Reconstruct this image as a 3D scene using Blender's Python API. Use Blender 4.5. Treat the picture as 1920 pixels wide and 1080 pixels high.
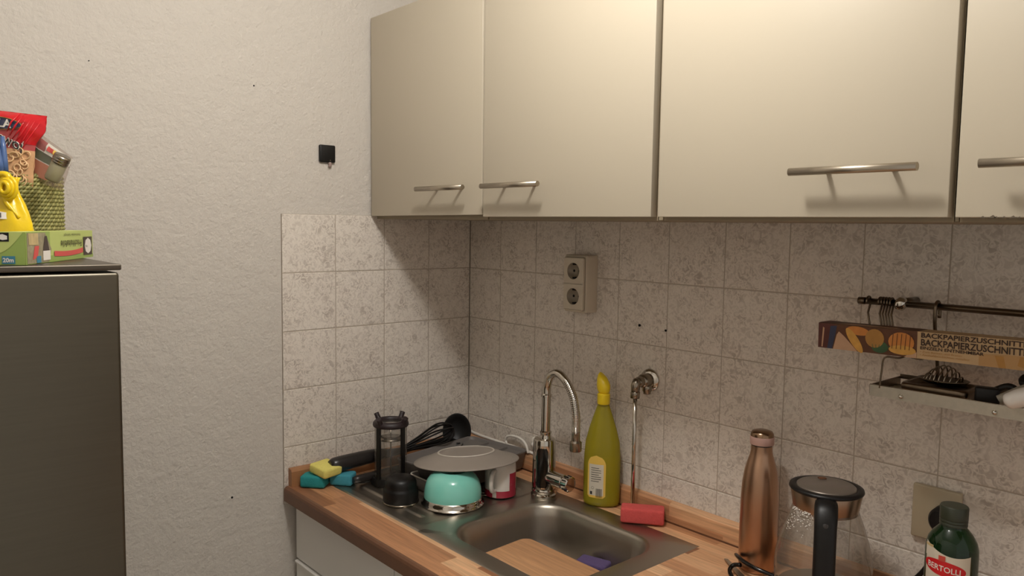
import bpy, bmesh, math, random
from mathutils import Vector, Matrix
random.seed(7)
for o in list(bpy.data.objects): bpy.data.objects.remove(o)
SC = bpy.context.scene
COL = SC.collection
PI = math.pi
V = Vector

# ---------------------------------------------------------------- camera
yaw, pitch, roll = -0.8536, -0.0800, 0.0143
Fw = V((math.sin(yaw)*math.cos(pitch), math.cos(yaw)*math.cos(pitch), math.sin(pitch)))
R0 = V((math.cos(yaw), -math.sin(yaw), 0)); U0 = R0.cross(Fw)
R = R0*math.cos(roll) + U0*math.sin(roll); U = -R0*math.sin(roll) + U0*math.cos(roll)
CAM = V((1.8836, -1.4702, 1.595))
cd = bpy.data.cameras.new('camera'); cam = bpy.data.objects.new('camera', cd); COL.objects.link(cam)
cd.sensor_width = 36; cd.lens = 1459.9/1920*36; cd.clip_start = 0.05
m = Matrix((R, U, -Fw)).transposed().to_4x4(); m.translation = CAM
cam.matrix_world = m
SC.camera = cam

# ---------------------------------------------------------------- light
w = bpy.data.worlds.new('world'); SC.world = w; w.use_nodes = True
bg = w.node_tree.nodes['Background']; bg.inputs[0].default_value = (1.0, .94, .87, 1); bg.inputs[1].default_value = 0.50
ld = bpy.data.lights.new('ceiling_bulb', 'POINT'); ld.energy = 27.5; ld.color = (1.0, .975, .94); ld.shadow_soft_size = .075
lo = bpy.data.objects.new('ceiling_bulb', ld); COL.objects.link(lo); lo.location = (1.10, -.86, 2.37)
SC.view_settings.view_transform = 'Standard'
SC.view_settings.look = 'None'
SC.view_settings.gamma = 1
SC.view_settings.use_curve_mapping = False
SC.view_settings.exposure = 0.0

# ---------------------------------------------------------------- materials
def lin(c):
    return tuple(((x/255)/12.92 if x/255 <= .04045 else ((x/255+.055)/1.055)**2.4) for x in c) + (1,)
class NT:
    def __init__(s, name):
        s.m = bpy.data.materials.new(name); s.m.use_nodes = True
        s.t = s.m.node_tree; s.b = s.t.nodes['Principled BSDF']; s.out = s.t.nodes['Material Output']
    def n(s, typ, **kw):
        x = s.t.nodes.new(typ)
        for k, v in kw.items():
            if k.startswith('i_'):
                k = k[2:]; k = int(k) if k.isdigit() else k.replace('_', ' ')
                x.inputs[k].default_value = v
            else: setattr(x, k, v)
        return x
    def l(s, a, b): s.t.links.new(a, b)
def mat(name, rgb, rough=.5, metal=0, spec=.5, coat=0, alpha=None, noise=None, bump=None, sss=0):
    """plain procedural material; noise=(scale, amount) varies the colour, bump=(scale, strength, dist)"""
    N = NT(name); b = N.b
    c = lin(rgb)
    b.inputs['Base Color'].default_value = c; b.inputs['Roughness'].default_value = rough
    b.inputs['Metallic'].default_value = metal; b.inputs['Specular IOR Level'].default_value = spec
    b.inputs['Coat Weight'].default_value = coat
    tc = N.n('ShaderNodeTexCoord')
    if noise is None: noise = (25, .06)
    nz = N.n('ShaderNodeTexNoise', i_Scale=noise[0], i_Detail=3.0); N.l(tc.outputs['Object'], nz.inputs['Vector'])
    mx = N.n('ShaderNodeMixRGB', blend_type='MULTIPLY'); mx.inputs[0].default_value = 1
    mr = N.n('ShaderNodeMapRange'); mr.inputs[3].default_value = 1-noise[1]; mr.inputs[4].default_value = 1+noise[1]
    N.l(nz.outputs[0], mr.inputs[0]); mx.inputs[1].default_value = c; N.l(mr.outputs[0], mx.inputs[2])
    N.l(mx.outputs[0], b.inputs['Base Color'])
    if bump:
        n2 = N.n('ShaderNodeTexNoise', i_Scale=bump[0], i_Detail=3.0); N.l(tc.outputs['Object'], n2.inputs['Vector'])
        bp = N.n('ShaderNodeBump', i_Strength=bump[1], i_Distance=bump[2]); N.l(n2.outputs[0], bp.inputs['Height'])
        N.l(bp.outputs[0], b.inputs['Normal'])
    return N.m
def thin_glass(name, tint, gloss_rough=.03, haze=.0, haze_rgb=(200, 190, 175)):
    """thin clear wall: straight-through light with a Fresnel reflection and a little haze"""
    N = NT(name); N.t.nodes.remove(N.b)
    tr = N.n('ShaderNodeBsdfTransparent'); tr.inputs[0].default_value = tint
    gl = N.n('ShaderNodeBsdfGlossy'); gl.inputs['Roughness'].default_value = gloss_rough
    lw = N.n('ShaderNodeLayerWeight', i_Blend=.5); pw = N.n('ShaderNodeMath', operation='POWER'); pw.inputs[1].default_value = 4.0
    N.l(lw.outputs['Facing'], pw.inputs[0])
    fr = N.n('ShaderNodeMath', operation='MULTIPLY_ADD'); fr.inputs[1].default_value = .75; fr.inputs[2].default_value = .045; N.l(pw.outputs[0], fr.inputs[0])
    mx = N.n('ShaderNodeMixShader'); N.l(fr.outputs[0], mx.inputs[0]); N.l(tr.outputs[0], mx.inputs[1]); N.l(gl.outputs[0], mx.inputs[2])
    res = mx
    if haze:
        df = N.n('ShaderNodeBsdfDiffuse'); df.inputs[0].default_value = lin(haze_rgb)
        m2 = N.n('ShaderNodeMixShader'); m2.inputs[0].default_value = haze
        N.l(mx.outputs[0], m2.inputs[1]); N.l(df.outputs[0], m2.inputs[2]); res = m2
    N.l(res.outputs[0], N.out.inputs[0])
    return N.m
def brushed(name, rgb, rough, axis=(1, 1, 60), amt=.12, metal=1.0, bumpd=.0002, scale=8):
    N = NT(name); b = N.b
    tc = N.n('ShaderNodeTexCoord'); mp = N.n('ShaderNodeMapping'); mp.inputs['Scale'].default_value = axis
    N.l(tc.outputs['Object'], mp.inputs[0])
    nz = N.n('ShaderNodeTexNoise', i_Scale=scale, i_Detail=4.0); N.l(mp.outputs[0], nz.inputs['Vector'])
    mr = N.n('ShaderNodeMapRange'); mr.inputs[3].default_value = 1-amt; mr.inputs[4].default_value = 1+amt; N.l(nz.outputs[0], mr.inputs[0])
    mx = N.n('ShaderNodeMixRGB', blend_type='MULTIPLY'); mx.inputs[0].default_value = 1
    mx.inputs[1].default_value = lin(rgb); N.l(mr.outputs[0], mx.inputs[2]); N.l(mx.outputs[0], b.inputs['Base Color'])
    b.inputs['Metallic'].default_value = metal
    r2 = N.n('ShaderNodeMapRange'); r2.inputs[3].default_value = rough-.06; r2.inputs[4].default_value = rough+.08
    N.l(nz.outputs[0], r2.inputs[0]); N.l(r2.outputs[0], b.inputs['Roughness'])
    bp = N.n('ShaderNodeBump', i_Strength=.4, i_Distance=bumpd); N.l(nz.outputs[0], bp.inputs['Height']); N.l(bp.outputs[0], b.inputs['Normal'])
    return N.m

def plaster():
    N = NT('rough_white_plaster'); b = N.b; b.inputs['Roughness'].default_value = .9
    g = N.n('ShaderNodeNewGeometry')
    n1 = N.n('ShaderNodeTexNoise', i_Scale=95.0, i_Detail=5.0, i_Roughness=.62); N.l(g.outputs['Position'], n1.inputs['Vector'])
    n2 = N.n('ShaderNodeTexNoise', i_Scale=30.0, i_Detail=3.0); N.l(g.outputs['Position'], n2.inputs['Vector'])
    n3 = N.n('ShaderNodeTexNoise', i_Scale=1.6, i_Detail=2.0); N.l(g.outputs['Position'], n3.inputs['Vector'])
    ad = N.n('ShaderNodeMath', operation='ADD'); N.l(n1.outputs[0], ad.inputs[0]); N.l(n2.outputs[0], ad.inputs[1])
    bp = N.n('ShaderNodeBump', i_Strength=.75, i_Distance=.005); N.l(ad.outputs[0], bp.inputs['Height']); N.l(bp.outputs[0], b.inputs['Normal'])
    cr = N.n('ShaderNodeMixRGB'); cr.inputs[1].default_value = lin((197, 189, 179)); cr.inputs[2].default_value = lin((202, 195, 184))
    N.l(n3.outputs[0], cr.inputs[0]); N.l(cr.outputs[0], b.inputs['Base Color'])
    return N.m

def tile_mat():
    N = NT('mottled_wall_tile'); b = N.b
    g = N.n('ShaderNodeNewGeometry'); oi = N.n('ShaderNodeObjectInfo')
    sc = N.n('ShaderNodeVectorMath', operation='SCALE'); N.l(oi.outputs['Random'], sc.inputs['Scale']); sc.inputs[0].default_value = (3, 5, 7)
    va = N.n('ShaderNodeVectorMath', operation='ADD'); N.l(g.outputs['Position'], va.inputs[0]); N.l(sc.outputs[0], va.inputs[1])
    n1 = N.n('ShaderNodeTexNoise', i_Scale=78.0, i_Detail=1.5, i_Distortion=1.1); N.l(va.outputs[0], n1.inputs['Vector'])
    sb = N.n('ShaderNodeMath', operation='SUBTRACT'); sb.inputs[1].default_value = .5; N.l(n1.outputs[0], sb.inputs[0])
    ab = N.n('ShaderNodeMath', operation='ABSOLUTE'); N.l(sb.outputs[0], ab.inputs[0])
    ra = N.n('ShaderNodeValToRGB'); N.l(ab.outputs[0], ra.inputs[0])
    e = ra.color_ramp.elements; e[0].position = .0; e[0].color = (1, 1, 1, 1); e[1].position = .15; e[1].color = (0, 0, 0, 1)
    n2 = N.n('ShaderNodeTexNoise', i_Scale=30.0, i_Detail=3.0); N.l(va.outputs[0], n2.inputs['Vector'])
    r2 = N.n('ShaderNodeValToRGB'); N.l(n2.outputs[0], r2.inputs[0])
    e = r2.color_ramp.elements; e[0].position = .33; e[0].color = lin((178, 166, 154)); e[1].position = .58; e[1].color = lin((206, 196, 184))
    mx = N.n('ShaderNodeMixRGB'); N.l(ra.outputs[0], mx.inputs[0]); N.l(r2.outputs[0], mx.inputs[1]); mx.inputs[2].default_value = lin((224, 215, 203))
    N.l(mx.outputs[0], b.inputs['Base Color'])
    b.inputs['Roughness'].default_value = .42
    bp = N.n('ShaderNodeBump', i_Strength=.35, i_Distance=.0008); N.l(ra.outputs[0], bp.inputs['Height']); N.l(bp.outputs[0], b.inputs['Normal'])
    return N.m

def butcher(name, vary=1.0, swap=False, tones=((146, 98, 68), (194, 140, 100), (214, 164, 122), (226, 182, 140))):
    """glued hardwood staves along X with end joints, grain lines"""
    N = NT(name); b = N.b
    g = N.n('ShaderNodeNewGeometry'); mp = N.n('ShaderNodeMapping'); N.l(g.outputs['Position'], mp.inputs[0])
    sp = N.n('ShaderNodeSeparateXYZ'); N.l(mp.outputs[0], sp.inputs[0])
    yz = N.n('ShaderNodeMath', operation='ADD'); N.l(sp.outputs[1], yz.inputs[0]); N.l(sp.outputs[2], yz.inputs[1])
    W = .043; L = .47
    dv = N.n('ShaderNodeMath', operation='DIVIDE'); N.l(yz.outputs[0], dv.inputs[0]); dv.inputs[1].default_value = W
    row = N.n('ShaderNodeMath', operation='FLOOR'); N.l(dv.outputs[0], row.inputs[0])
    wn = N.n('ShaderNodeTexWhiteNoise', noise_dimensions='1D'); N.l(row.outputs[0], wn.inputs['W'])
    dx = N.n('ShaderNodeMath', operation='DIVIDE'); N.l(sp.outputs[0], dx.inputs[0]); dx.inputs[1].default_value = L
    ax = N.n('ShaderNodeMath', operation='ADD'); N.l(dx.outputs[0], ax.inputs[0]); N.l(wn.outputs[0], ax.inputs[1])
    cf = N.n('ShaderNodeMath', operation='FLOOR'); N.l(ax.outputs[0], cf.inputs[0])
    cv = N.n('ShaderNodeCombineXYZ'); N.l(row.outputs[0], cv.inputs[0]); N.l(cf.outputs[0], cv.inputs[1])
    w2 = N.n('ShaderNodeTexWhiteNoise', noise_dimensions='2D'); N.l(cv.outputs[0], w2.inputs['Vector'])
    ra = N.n('ShaderNodeValToRGB'); ra.color_ramp.interpolation = 'LINEAR'; N.l(w2.outputs[0], ra.inputs[0])
    e = ra.color_ramp.elements; e[0].color = lin(tones[0]); e[1].color = lin(tones[3])
    k = e.new(.3); k.color = lin(tones[1]); k = e.new(.65); k.color = lin(tones[2])
    # grain, offset per stave
    of = N.n('ShaderNodeVectorMath', operation='MULTIPLY'); of.inputs[1].default_value = (4, 70, 70); N.l(mp.outputs[0], of.inputs[0])
    sc = N.n('ShaderNodeVectorMath', operation='ADD'); N.l(of.outputs[0], sc.inputs[0]); N.l(w2.outputs[1], sc.inputs[1])
    gn = N.n('ShaderNodeTexNoise', i_Scale=2.2, i_Detail=5.0, i_Distortion=.6); N.l(sc.outputs[0], gn.inputs['Vector'])
    gr = N.n('ShaderNodeMapRange'); gr.inputs[1].default_value = .3; gr.inputs[2].default_value = .7; gr.inputs[3].default_value = .74; gr.inputs[4].default_value = 1.14; N.l(gn.outputs[0], gr.inputs[0])
    mu = N.n('ShaderNodeMixRGB', blend_type='MULTIPLY'); mu.inputs[0].default_value = vary; N.l(ra.outputs[0], mu.inputs[1]); N.l(gr.outputs[0], mu.inputs[2])
    N.l(mu.outputs[0], b.inputs['Base Color'])
    b.inputs['Roughness'].default_value = .42
    bp = N.n('ShaderNodeBump', i_Strength=.2, i_Distance=.0004); N.l(gn.outputs[0], bp.inputs['Height']); N.l(bp.outputs[0], b.inputs['Normal'])
    return N.m

M = dict(
    paint=mat('white_paint', (234, 231, 226), .9, bump=(60, .3, .002)),
    plaster=plaster(), tile=tile_mat(), grout=mat('pale_grout', (176, 164, 149), .9),
    cream=mat('cream_laminate', (182, 171, 151), .42, noise=(3, .015)),
    carcass=mat('cabinet_edge', (150, 136, 112), .6),
    chip=mat('dark_chip', (96, 84, 68), .8),  # dark tone of the chips in the door edge
    nickel=brushed('satin_nickel', (178, 168, 152), .3, axis=(1, 40, 40)),
    greige=mat('greige_drawer', (242, 239, 233), .45, noise=(4, .02)),
    wood=butcher('butcher_block'),
    board=butcher('bamboo_board', .8, tones=((186, 138, 98), (200, 152, 110), (208, 162, 120), (216, 172, 130))),
    steel=brushed('brushed_sink_steel', (176, 168, 156), .36, axis=(3, 40, 3), amt=.06, bumpd=.00006),
    chrome=mat('chrome', (200, 194, 184), .08, 1.0, noise=(5, .02)),
    dchrome=mat('dull_chrome', (150, 140, 126), .25, 1.0, noise=(30, .1)),
    black=mat('black_plastic', (15, 13, 12), .42, spec=.35), blackg=mat('black_gloss', (10, 10, 10), .12),
    rubber=mat('dark_rubber', (38, 26, 28), .5), smoke=mat('smoky_plastic', (40, 36, 34), .3),
    dgrey=mat('dark_grey_plastic', (112, 106, 102), .5), grey=mat('taupe_melamine', (146, 136, 126), .4),
    lgrey=mat('pale_rim', (196, 188, 176), .4),
    glass=thin_glass('clear_glass', (.80, .79, .77, 1), .03, .07),
    kglass=thin_glass('kettle_glass', (.88, .87, .85, 1), .05, .20, (160, 148, 134)),
    teal=mat('teal_enamel', (128, 204, 188), .11, coat=.5, noise=(4, .02)),
    white=mat('white_ceramic', (214, 208, 200), .2, coat=.3), red=mat('crimson_glaze', (158, 42, 60), .25),
    cord=mat('white_cable', (232, 226, 216), .5),
    sp_teal=mat('teal_sponge', (38, 138, 138), .95, bump=(420, .7, .0015), noise=(160, .15)),
    sp_blue=mat('blue_sponge', (62, 142, 158), .95, bump=(420, .7, .0015), noise=(160, .15)),
    sp_yel=mat('yellow_sponge', (226, 214, 116), .95, bump=(420, .7, .0015), noise=(160, .12)),
    sp_red=mat('red_sponge', (205, 82, 78), .95, bump=(420, .7, .0015), noise=(160, .12)),
    sp_pur=mat('purple_sponge', (92, 76, 118), .95, bump=(420, .7, .0015), noise=(160, .12)),
    copper=brushed('copper_lacquer', (184, 148, 122), .3, axis=(1, 1, 3), amt=.05, bumpd=.00003),
    pink=mat('rosy_collar', (176, 140, 128), .45),
    ycap=mat('yellow_cap', (232, 200, 30), .35), paper=mat('paper_label', (206, 198, 180), .6),
    ylabel=mat('yellow_label', (224, 186, 84), .5), ink=mat('black_ink', (30, 26, 24), .6),
    socket=mat('ivory_plastic', (196, 184, 164), .35), socket2=mat('aged_ivory_plastic', (176, 162, 136), .4),
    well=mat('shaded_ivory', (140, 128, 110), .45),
    hole=mat('dark_hole', (14, 12, 10), .9),
    dsteel=brushed('dark_rail_steel', (110, 96, 80), .3, axis=(1, 30, 30)),
    galv=mat('galvanised_strip', (186, 178, 162), .38, .8, noise=(120, .15)),
    kraft=mat('buff_card', (200, 168, 126), .6), kraft2=mat('amber_print', (176, 128, 62), .55, noise=(40, .25)),
    kdark=mat('maroon_print', (92, 48, 40), .55, noise=(60, .35)), brown=mat('brown_print', (96, 58, 34), .55, noise=(60, .3)),
    orange=mat('orange_bread_print', (206, 132, 60), .5, noise=(70, .22)), bread=mat('crusty_bread_print', (214, 160, 74), .5, noise=(90, .25)),
    beige=mat('linen_print', (196, 156, 124), .6, noise=(50, .12)), inkb=mat('brown_ink', (58, 38, 26), .6),
    fridge=brushed('dark_brushed_steel', (104, 98, 86), .38, axis=(6, 3, 90), amt=.10, scale=3, bumpd=.00008),
    fridget=mat('fridge_trim', (98, 90, 80), .35, .8),
    boxg=mat('lime_green_card', (184, 196, 112), .45, noise=(12, .05)), boxg2=mat('moss_green_card', (146, 168, 84), .45, noise=(20, .08)),
    boxpic=mat('photo_print', (150, 140, 112), .5, noise=(140, .5)), boxred=mat('red_print', (208, 84, 78), .5),
    boxblue=mat('blue_print', (60, 128, 152), .5), boxdk=mat('dark_brown_print', (70, 58, 52), .5), whiteink=mat('white_ink', (228, 222, 212), .5),
    boxgold=mat('grain_print', (190, 168, 120), .5, noise=(120, .3)),
    ybag=mat('yellow_foil', (232, 196, 20), .28, noise=(60, .1), bump=(60, .35, .003)),
    rbag=mat('red_foil', (206, 30, 38), .25, noise=(20, .08)), navy=mat('navy_print', (56, 60, 84), .4), gold=mat('gold_line', (206, 166, 96), .4),
    rband=mat('dull_red_print', (178, 74, 74), .35), pasta=mat('pale_pasta', (226, 186, 138), .45, noise=(60, .1)),
    pastab=mat('pasta_behind_film', (206, 160, 116), .35, noise=(90, .25)),
    blue=mat('blue_clip_plastic', (74, 100, 146), .3), film=thin_glass('clear_film', (.90, .88, .86, 1), .12, .12, (214, 190, 176)),
    leafg=mat('green_print', (66, 98, 62), .4, noise=(60, .2)), orangep=mat('orange_print', (206, 122, 84), .4, noise=(60, .25)),
    straw=mat('olive_straw', (164, 158, 96), .5, noise=(60, .25)), straw2=mat('dark_olive_straw', (128, 126, 70), .6, noise=(60, .25)),
    spice=mat('spice_jar_glass', (158, 150, 122), .2, noise=(40, .2)), foil=mat('pale_foil', (206, 200, 186), .3),
    floor=mat('beige_floor', (206, 196, 182), .6), hgreen=mat('highlight_green', (120, 150, 70), .5),
)
def soap_mat():
    N = NT('yellow_green_plastic'); b = N.b
    b.inputs['Base Color'].default_value = lin((178, 166, 46)); b.inputs['Roughness'].default_value = .18
    tr = N.n('ShaderNodeBsdfTransparent'); tr.inputs[0].default_value = (.66, .60, .18, 1)
    mx = N.n('ShaderNodeMixShader'); mx.inputs[0].default_value = .52
    N.l(tr.outputs[0], mx.inputs[1]); N.l(b.outputs[0], mx.inputs[2]); N.l(mx.outputs[0], N.out.inputs[0]); return N.m
def oil_mat():
    N = NT('green_bottle_glass'); b = N.b
    b.inputs['Base Color'].default_value = lin((18, 48, 22)); b.inputs['Roughness'].default_value = .06
    b.inputs['Coat Weight'].default_value = .6; b.inputs['Coat Roughness'].default_value = .03
    tr = N.n('ShaderNodeBsdfTransparent'); tr.inputs[0].default_value = (.10, .30, .09, 1)
    mx = N.n('ShaderNodeMixShader'); mx.inputs[0].default_value = .6
    N.l(tr.outputs[0], mx.inputs[1]); N.l(b.outputs[0], mx.inputs[2]); N.l(mx.outputs[0], N.out.inputs[0]); return N.m
M['soap'] = soap_mat(); M['oil'] = oil_mat()

# ---------------------------------------------------------------- geometry helpers
class MB:
    def __init__(s): s.v = []; s.f = []; s.mi = []; s.smooth = []
    def add(s, vs, fs, mi=0, smooth=False):
        o = len(s.v); s.v += [V(x) for x in vs]
        assert max(max(f) for f in fs)+o < len(s.v), 'bad face index'
        for f in fs: s.f.append([i+o for i in f]); s.mi.append(mi); s.smooth.append(smooth)
        return s
    def box(s, c, d, rot=None, mi=0, bevel=0):
        c = V(c); hx, hy, hz = d[0]/2, d[1]/2, d[2]/2
        if bevel:
            bm = bmesh.new(); bmesh.ops.create_cube(bm, size=1)
            for v in bm.verts: v.co = V((v.co.x*d[0], v.co.y*d[1], v.co.z*d[2]))
            bmesh.ops.bevel(bm, geom=bm.edges[:], offset=bevel, segments=3, profile=.5, affect='EDGES')
            bm.verts.index_update()
            vs = [v.co.copy() for v in bm.verts]; fs = [[v.index for v in f.verts] for f in bm.faces]; bm.free(); sm = True
        else:
            vs = [V((x, y, z)) for x in (-hx, hx) for y in (-hy, hy) for z in (-hz, hz)]
            fs = [(0, 1, 3, 2), (4, 6, 7, 5), (0, 4, 5, 1), (2, 3, 7, 6), (0, 2, 6, 4), (1, 5, 7, 3)]; sm = False
        if rot is not None: vs = [rot @ v for v in vs]
        return s.add([v+c for v in vs], fs, mi, sm)
    def tube(s, pts, r, n=12, cap=True, closed=False, mi=0):
        pts = [V(p) for p in pts]; rs = r if isinstance(r, (list, tuple)) else [r]*len(pts)
        K = len(pts); rings = []; prev = None
        for i in range(K):
            if closed: t = pts[(i+1) % K]-pts[i-1]
            else: t = pts[min(i+1, K-1)]-pts[max(i-1, 0)]
            t.normalize()
            if prev is None:
                a = V((0, 0, 1)) if abs(t.z) < .9 else V((1, 0, 0)); x = t.cross(a).normalized()
            else: x = (prev-t*prev.dot(t)).normalized()
            prev = x; y = t.cross(x)
            rings.append([pts[i]+x*math.cos(2*PI*j/n)*rs[i]+y*math.sin(2*PI*j/n)*rs[i] for j in range(n)])
        vs = [p for q in rings for p in q]; fs = []
        for i in range(K if closed else K-1):
            for j in range(n):
                a = i*n; b = ((i+1) % K)*n; fs.append((a+j, a+(j+1) % n, b+(j+1) % n, b+j))
        s.add(vs, fs, mi, True)
        if cap and not closed:
            s.add(rings[0], [list(range(n))[::-1]], mi); s.add(rings[-1], [list(range(n))], mi)
        return s
    def lathe(s, prof, c=(0, 0, 0), n=40, sx=1, sy=1, axis=None, mi=0, rotz=0, hard=()):
        """prof: (r, z) list; axis: optional Matrix 3x3"""
        c = V(c); vs = []; fs = []; K = len(prof)
        for r, z in prof:
            for j in range(n):
                a = 2*PI*j/n; p = V((math.cos(a)*r*sx, math.sin(a)*r*sy, z))
                if rotz: p = Matrix.Rotation(rotz, 3, 'Z') @ p
                if axis is not None: p = axis @ p
                vs.append(p+c)
        for i in range(K-1):
            for j in range(n): fs.append((i*n+j, i*n+(j+1) % n, (i+1)*n+(j+1) % n, (i+1)*n+j))
        s.add(vs, fs, mi, True); return s
    def grid(s, fn, nu, nv, mi=0, smooth=True, flip=False):
        vs = [fn(i/nu, j/nv) for j in range(nv+1) for i in range(nu+1)]; fs = []
        for j in range(nv):
            for i in range(nu):
                a = j*(nu+1)+i; f = (a, a+1, a+nu+2, a+nu+1); fs.append(f[::-1] if flip else f)
        return s.add(vs, fs, mi, smooth)
    def poly(s, pts, mi=0): return s.add(pts, [list(range(len(pts)))], mi)
    def prism(s, pts, n, th, mi=0):
        n = V(n); K = len(pts); a = [V(p) for p in pts]; b = [p+n*th for p in a]
        return s.add(a+b, [list(range(K))[::-1], [K+i for i in range(K)]] + [(i, (i+1) % K, K+(i+1) % K, K+i) for i in range(K)], mi)
    def build(s, name, mats, parent=None, fix=True, auto=None):
        if not isinstance(mats, (list, tuple)): mats = [mats]
        off = V((0, 0, 0)); p = parent
        while p is not None: off += p.location; p = p.parent
        me = bpy.data.meshes.new(name)
        me.from_pydata([tuple(v-off) for v in s.v], [], [tuple(f) for f in s.f])
        me.polygons.foreach_set('material_index', s.mi); me.polygons.foreach_set('use_smooth', s.smooth)
        for m_ in mats: me.materials.append(M[m_] if isinstance(m_, str) else m_)
        if fix:
            bm = bmesh.new(); bm.from_mesh(me); bmesh.ops.remove_doubles(bm, verts=bm.verts[:], dist=1e-6)
            bmesh.ops.recalc_face_normals(bm, faces=bm.faces[:])
            if auto is not None:
                for e in bm.edges:
                    if len(e.link_faces) == 2 and e.calc_face_angle(0) > auto: e.smooth = False
            bm.to_mesh(me); bm.free()
        me.update()
        o = bpy.data.objects.new(name, me); COL.objects.link(o)
        if parent is not None: o.parent = parent
        return o
A40 = math.radians(38)
def tag(o, label, cat=None, group=None):
    o['label'] = label
    if cat: o['category'] = cat
    if group: o['group'] = group
    return o
def thing(name, label, cat, loc=(0, 0, 0), group=None):
    o = bpy.data.objects.new(name, None); COL.objects.link(o); o.location = loc; o.empty_display_size = .02
    return tag(o, label, cat, group)
def copy_tree(o, parent=None, dloc=(0, 0, 0)):
    c = o.copy(); COL.objects.link(c); c.parent = parent
    if parent is None: c.location = o.location + V(dloc)
    for ch in list(o.children): copy_tree(ch, c)
    return c
def struct(o): o['kind'] = 'structure'; return o
_tc = {}
def text2d(s, size, bold=0, spacing=1, align='LEFT'):
    key = (s, bold, spacing, align)
    if key not in _tc:
        cu = bpy.data.curves.new('t', 'FONT'); cu.body = s; cu.size = 1; cu.offset = bold; cu.space_character = spacing
        cu.align_x = align; cu.resolution_u = 3
        o = bpy.data.objects.new('t', cu); COL.objects.link(o)
        me = bpy.data.meshes.new_from_object(o.evaluated_get(bpy.context.evaluated_depsgraph_get()))
        _tc[key] = ([v.co.copy() for v in me.vertices], [list(p.vertices) for p in me.polygons])
        bpy.data.objects.remove(o); bpy.data.curves.remove(cu); bpy.data.meshes.remove(me)
    vs, fs = _tc[key]
    return [v*size for v in vs], fs
def add_text(mb, s, size, fn, bold=0, spacing=1, align='LEFT', sx=1, mi=0):
    vs, fs = text2d(s, size, bold, spacing, align)
    mb.add([fn(v.x*sx, v.y) for v in vs], fs, mi); return mb
def plane_fn(O, a, b, n, lift=.0006):
    O = V(O); a = V(a).normalized(); b = V(b).normalized(); n = V(n).normalized()
    return lambda x, y: O + a*x + b*y + n*lift
def rrect(cx, cy, hx, hy, r, k=8):
    """rounded rectangle outline, 4*(k+1) points counter-clockwise from the right side"""
    out = []
    for q, (sx, sy) in enumerate(((1, 1), (-1, 1), (-1, -1), (1, -1))):
        for i in range(k+1):
            a = q*PI/2 + i/k*PI/2
            out.append((cx+sx*(hx-r)+math.cos(a)*r, cy+sy*(hy-r)+math.sin(a)*r))
    return out
def loft(mb, rings, cap0=False, cap1=False, mi=0, smooth=True, closed=True):
    n = len(rings[0]); vs = [p for r_ in rings for p in r_]; fs = []
    for i in range(len(rings)-1):
        for j in range(n if closed else n-1): fs.append((i*n+j, i*n+(j+1) % n, (i+1)*n+(j+1) % n, (i+1)*n+j))
    mb.add(vs, fs, mi, smooth)
    if cap0: mb.add(rings[0], [list(range(n))[::-1]], mi)
    if cap1: mb.add(rings[-1], [list(range(n))], mi)

# ================================================================ SETTING
TZ = 1.617; P_ = .152; ZW = .907; TT = .007       # tile top, pitch, worktop level, tile thickness
RX, RY, RZ = 3.0, -2.15, 2.55
wl = struct(MB().box((-TT-.05, RY/2, RZ/2), (.1, -RY+.2, RZ)).build('wall_left', 'plaster'))
wb = struct(MB().box((RX/2, TT+.05, RZ/2), (RX+.0, .1, RZ)).build('wall_back', 'plaster'))
wf = struct(MB().box((RX/2, RY-.05, RZ/2), (RX, .1, RZ)).build('wall_front', 'paint'))
struct(MB().box((RX/2, RY/2, -.05), (RX+.2, -RY+.2, .1)).build('floor', 'floor'))
struct(MB().box((RX/2, RY/2, RZ+.05), (RX+.2, -RY+.2, .1)).build('ceiling', 'paint'))

# grout beds behind the tiles, then every tile a part of its wall
gl = MB().box((-.0038, -.3035, TZ-.38), (.0056, .607, .76)).build('grout_bed', 'grout', wl)
gb = MB().box((1.25, .0038, TZ-.38), (2.5, .0056, .76)).build('grout_bed', 'grout', wb)
_tm = {}
def tile_mesh(wd, ht, axis):
    """bevelled slab, front face towards +X (axis 0) or -Y (axis 1); origin at its centre on the wall face"""
    key = (round(wd, 4), round(ht, 4), axis)
    if key in _tm: return _tm[key]
    g = .0011; b = .0016; a, c = wd/2-g, ht/2-g
    vs = []
    for d, k in ((-TT, 0), (-.0008, 0), (0, b)):
        for sx, sz in ((-1, -1), (1, -1), (1, 1), (-1, 1)):
            u, z = sx*(a-k), sz*(c-k)
            vs.append((d, u, z) if axis == 0 else (u, -d, z))
    fs = [(8, 9, 10, 11)]
    for L_ in (0, 4):
        for j in range(4): fs.append((L_+j, L_+(j+1) % 4, L_+4+(j+1) % 4, L_+4+j))
    me = bpy.data.meshes.new('tile'); me.from_pydata(vs, [], fs)
    bm = bmesh.new(); bm.from_mesh(me); bmesh.ops.recalc_face_normals(bm, faces=bm.faces[:]); 
    f0 = max(bm.faces, key=lambda f: f.calc_area())
    bm.faces.ensure_lookup_table(); nrm = f0.normal
    want = V((1, 0, 0)) if axis == 0 else V((0, -1, 0))
    if nrm.dot(want) < 0: bmesh.ops.reverse_faces(bm, faces=bm.faces[:])
    bm.to_mesh(me); bm.free(); me.materials.append(M['tile']); _tm[key] = me
    return me
def put_tile(wall, axis, u, z, wd, ht):
    o = bpy.data.objects.new('tile', tile_mesh(wd, ht, axis)); COL.objects.link(o); o.parent = wall
    j = random.uniform(-.0004, .0004)
    o.location = (j, u, z) if axis == 0 else (u, j, z)
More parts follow.
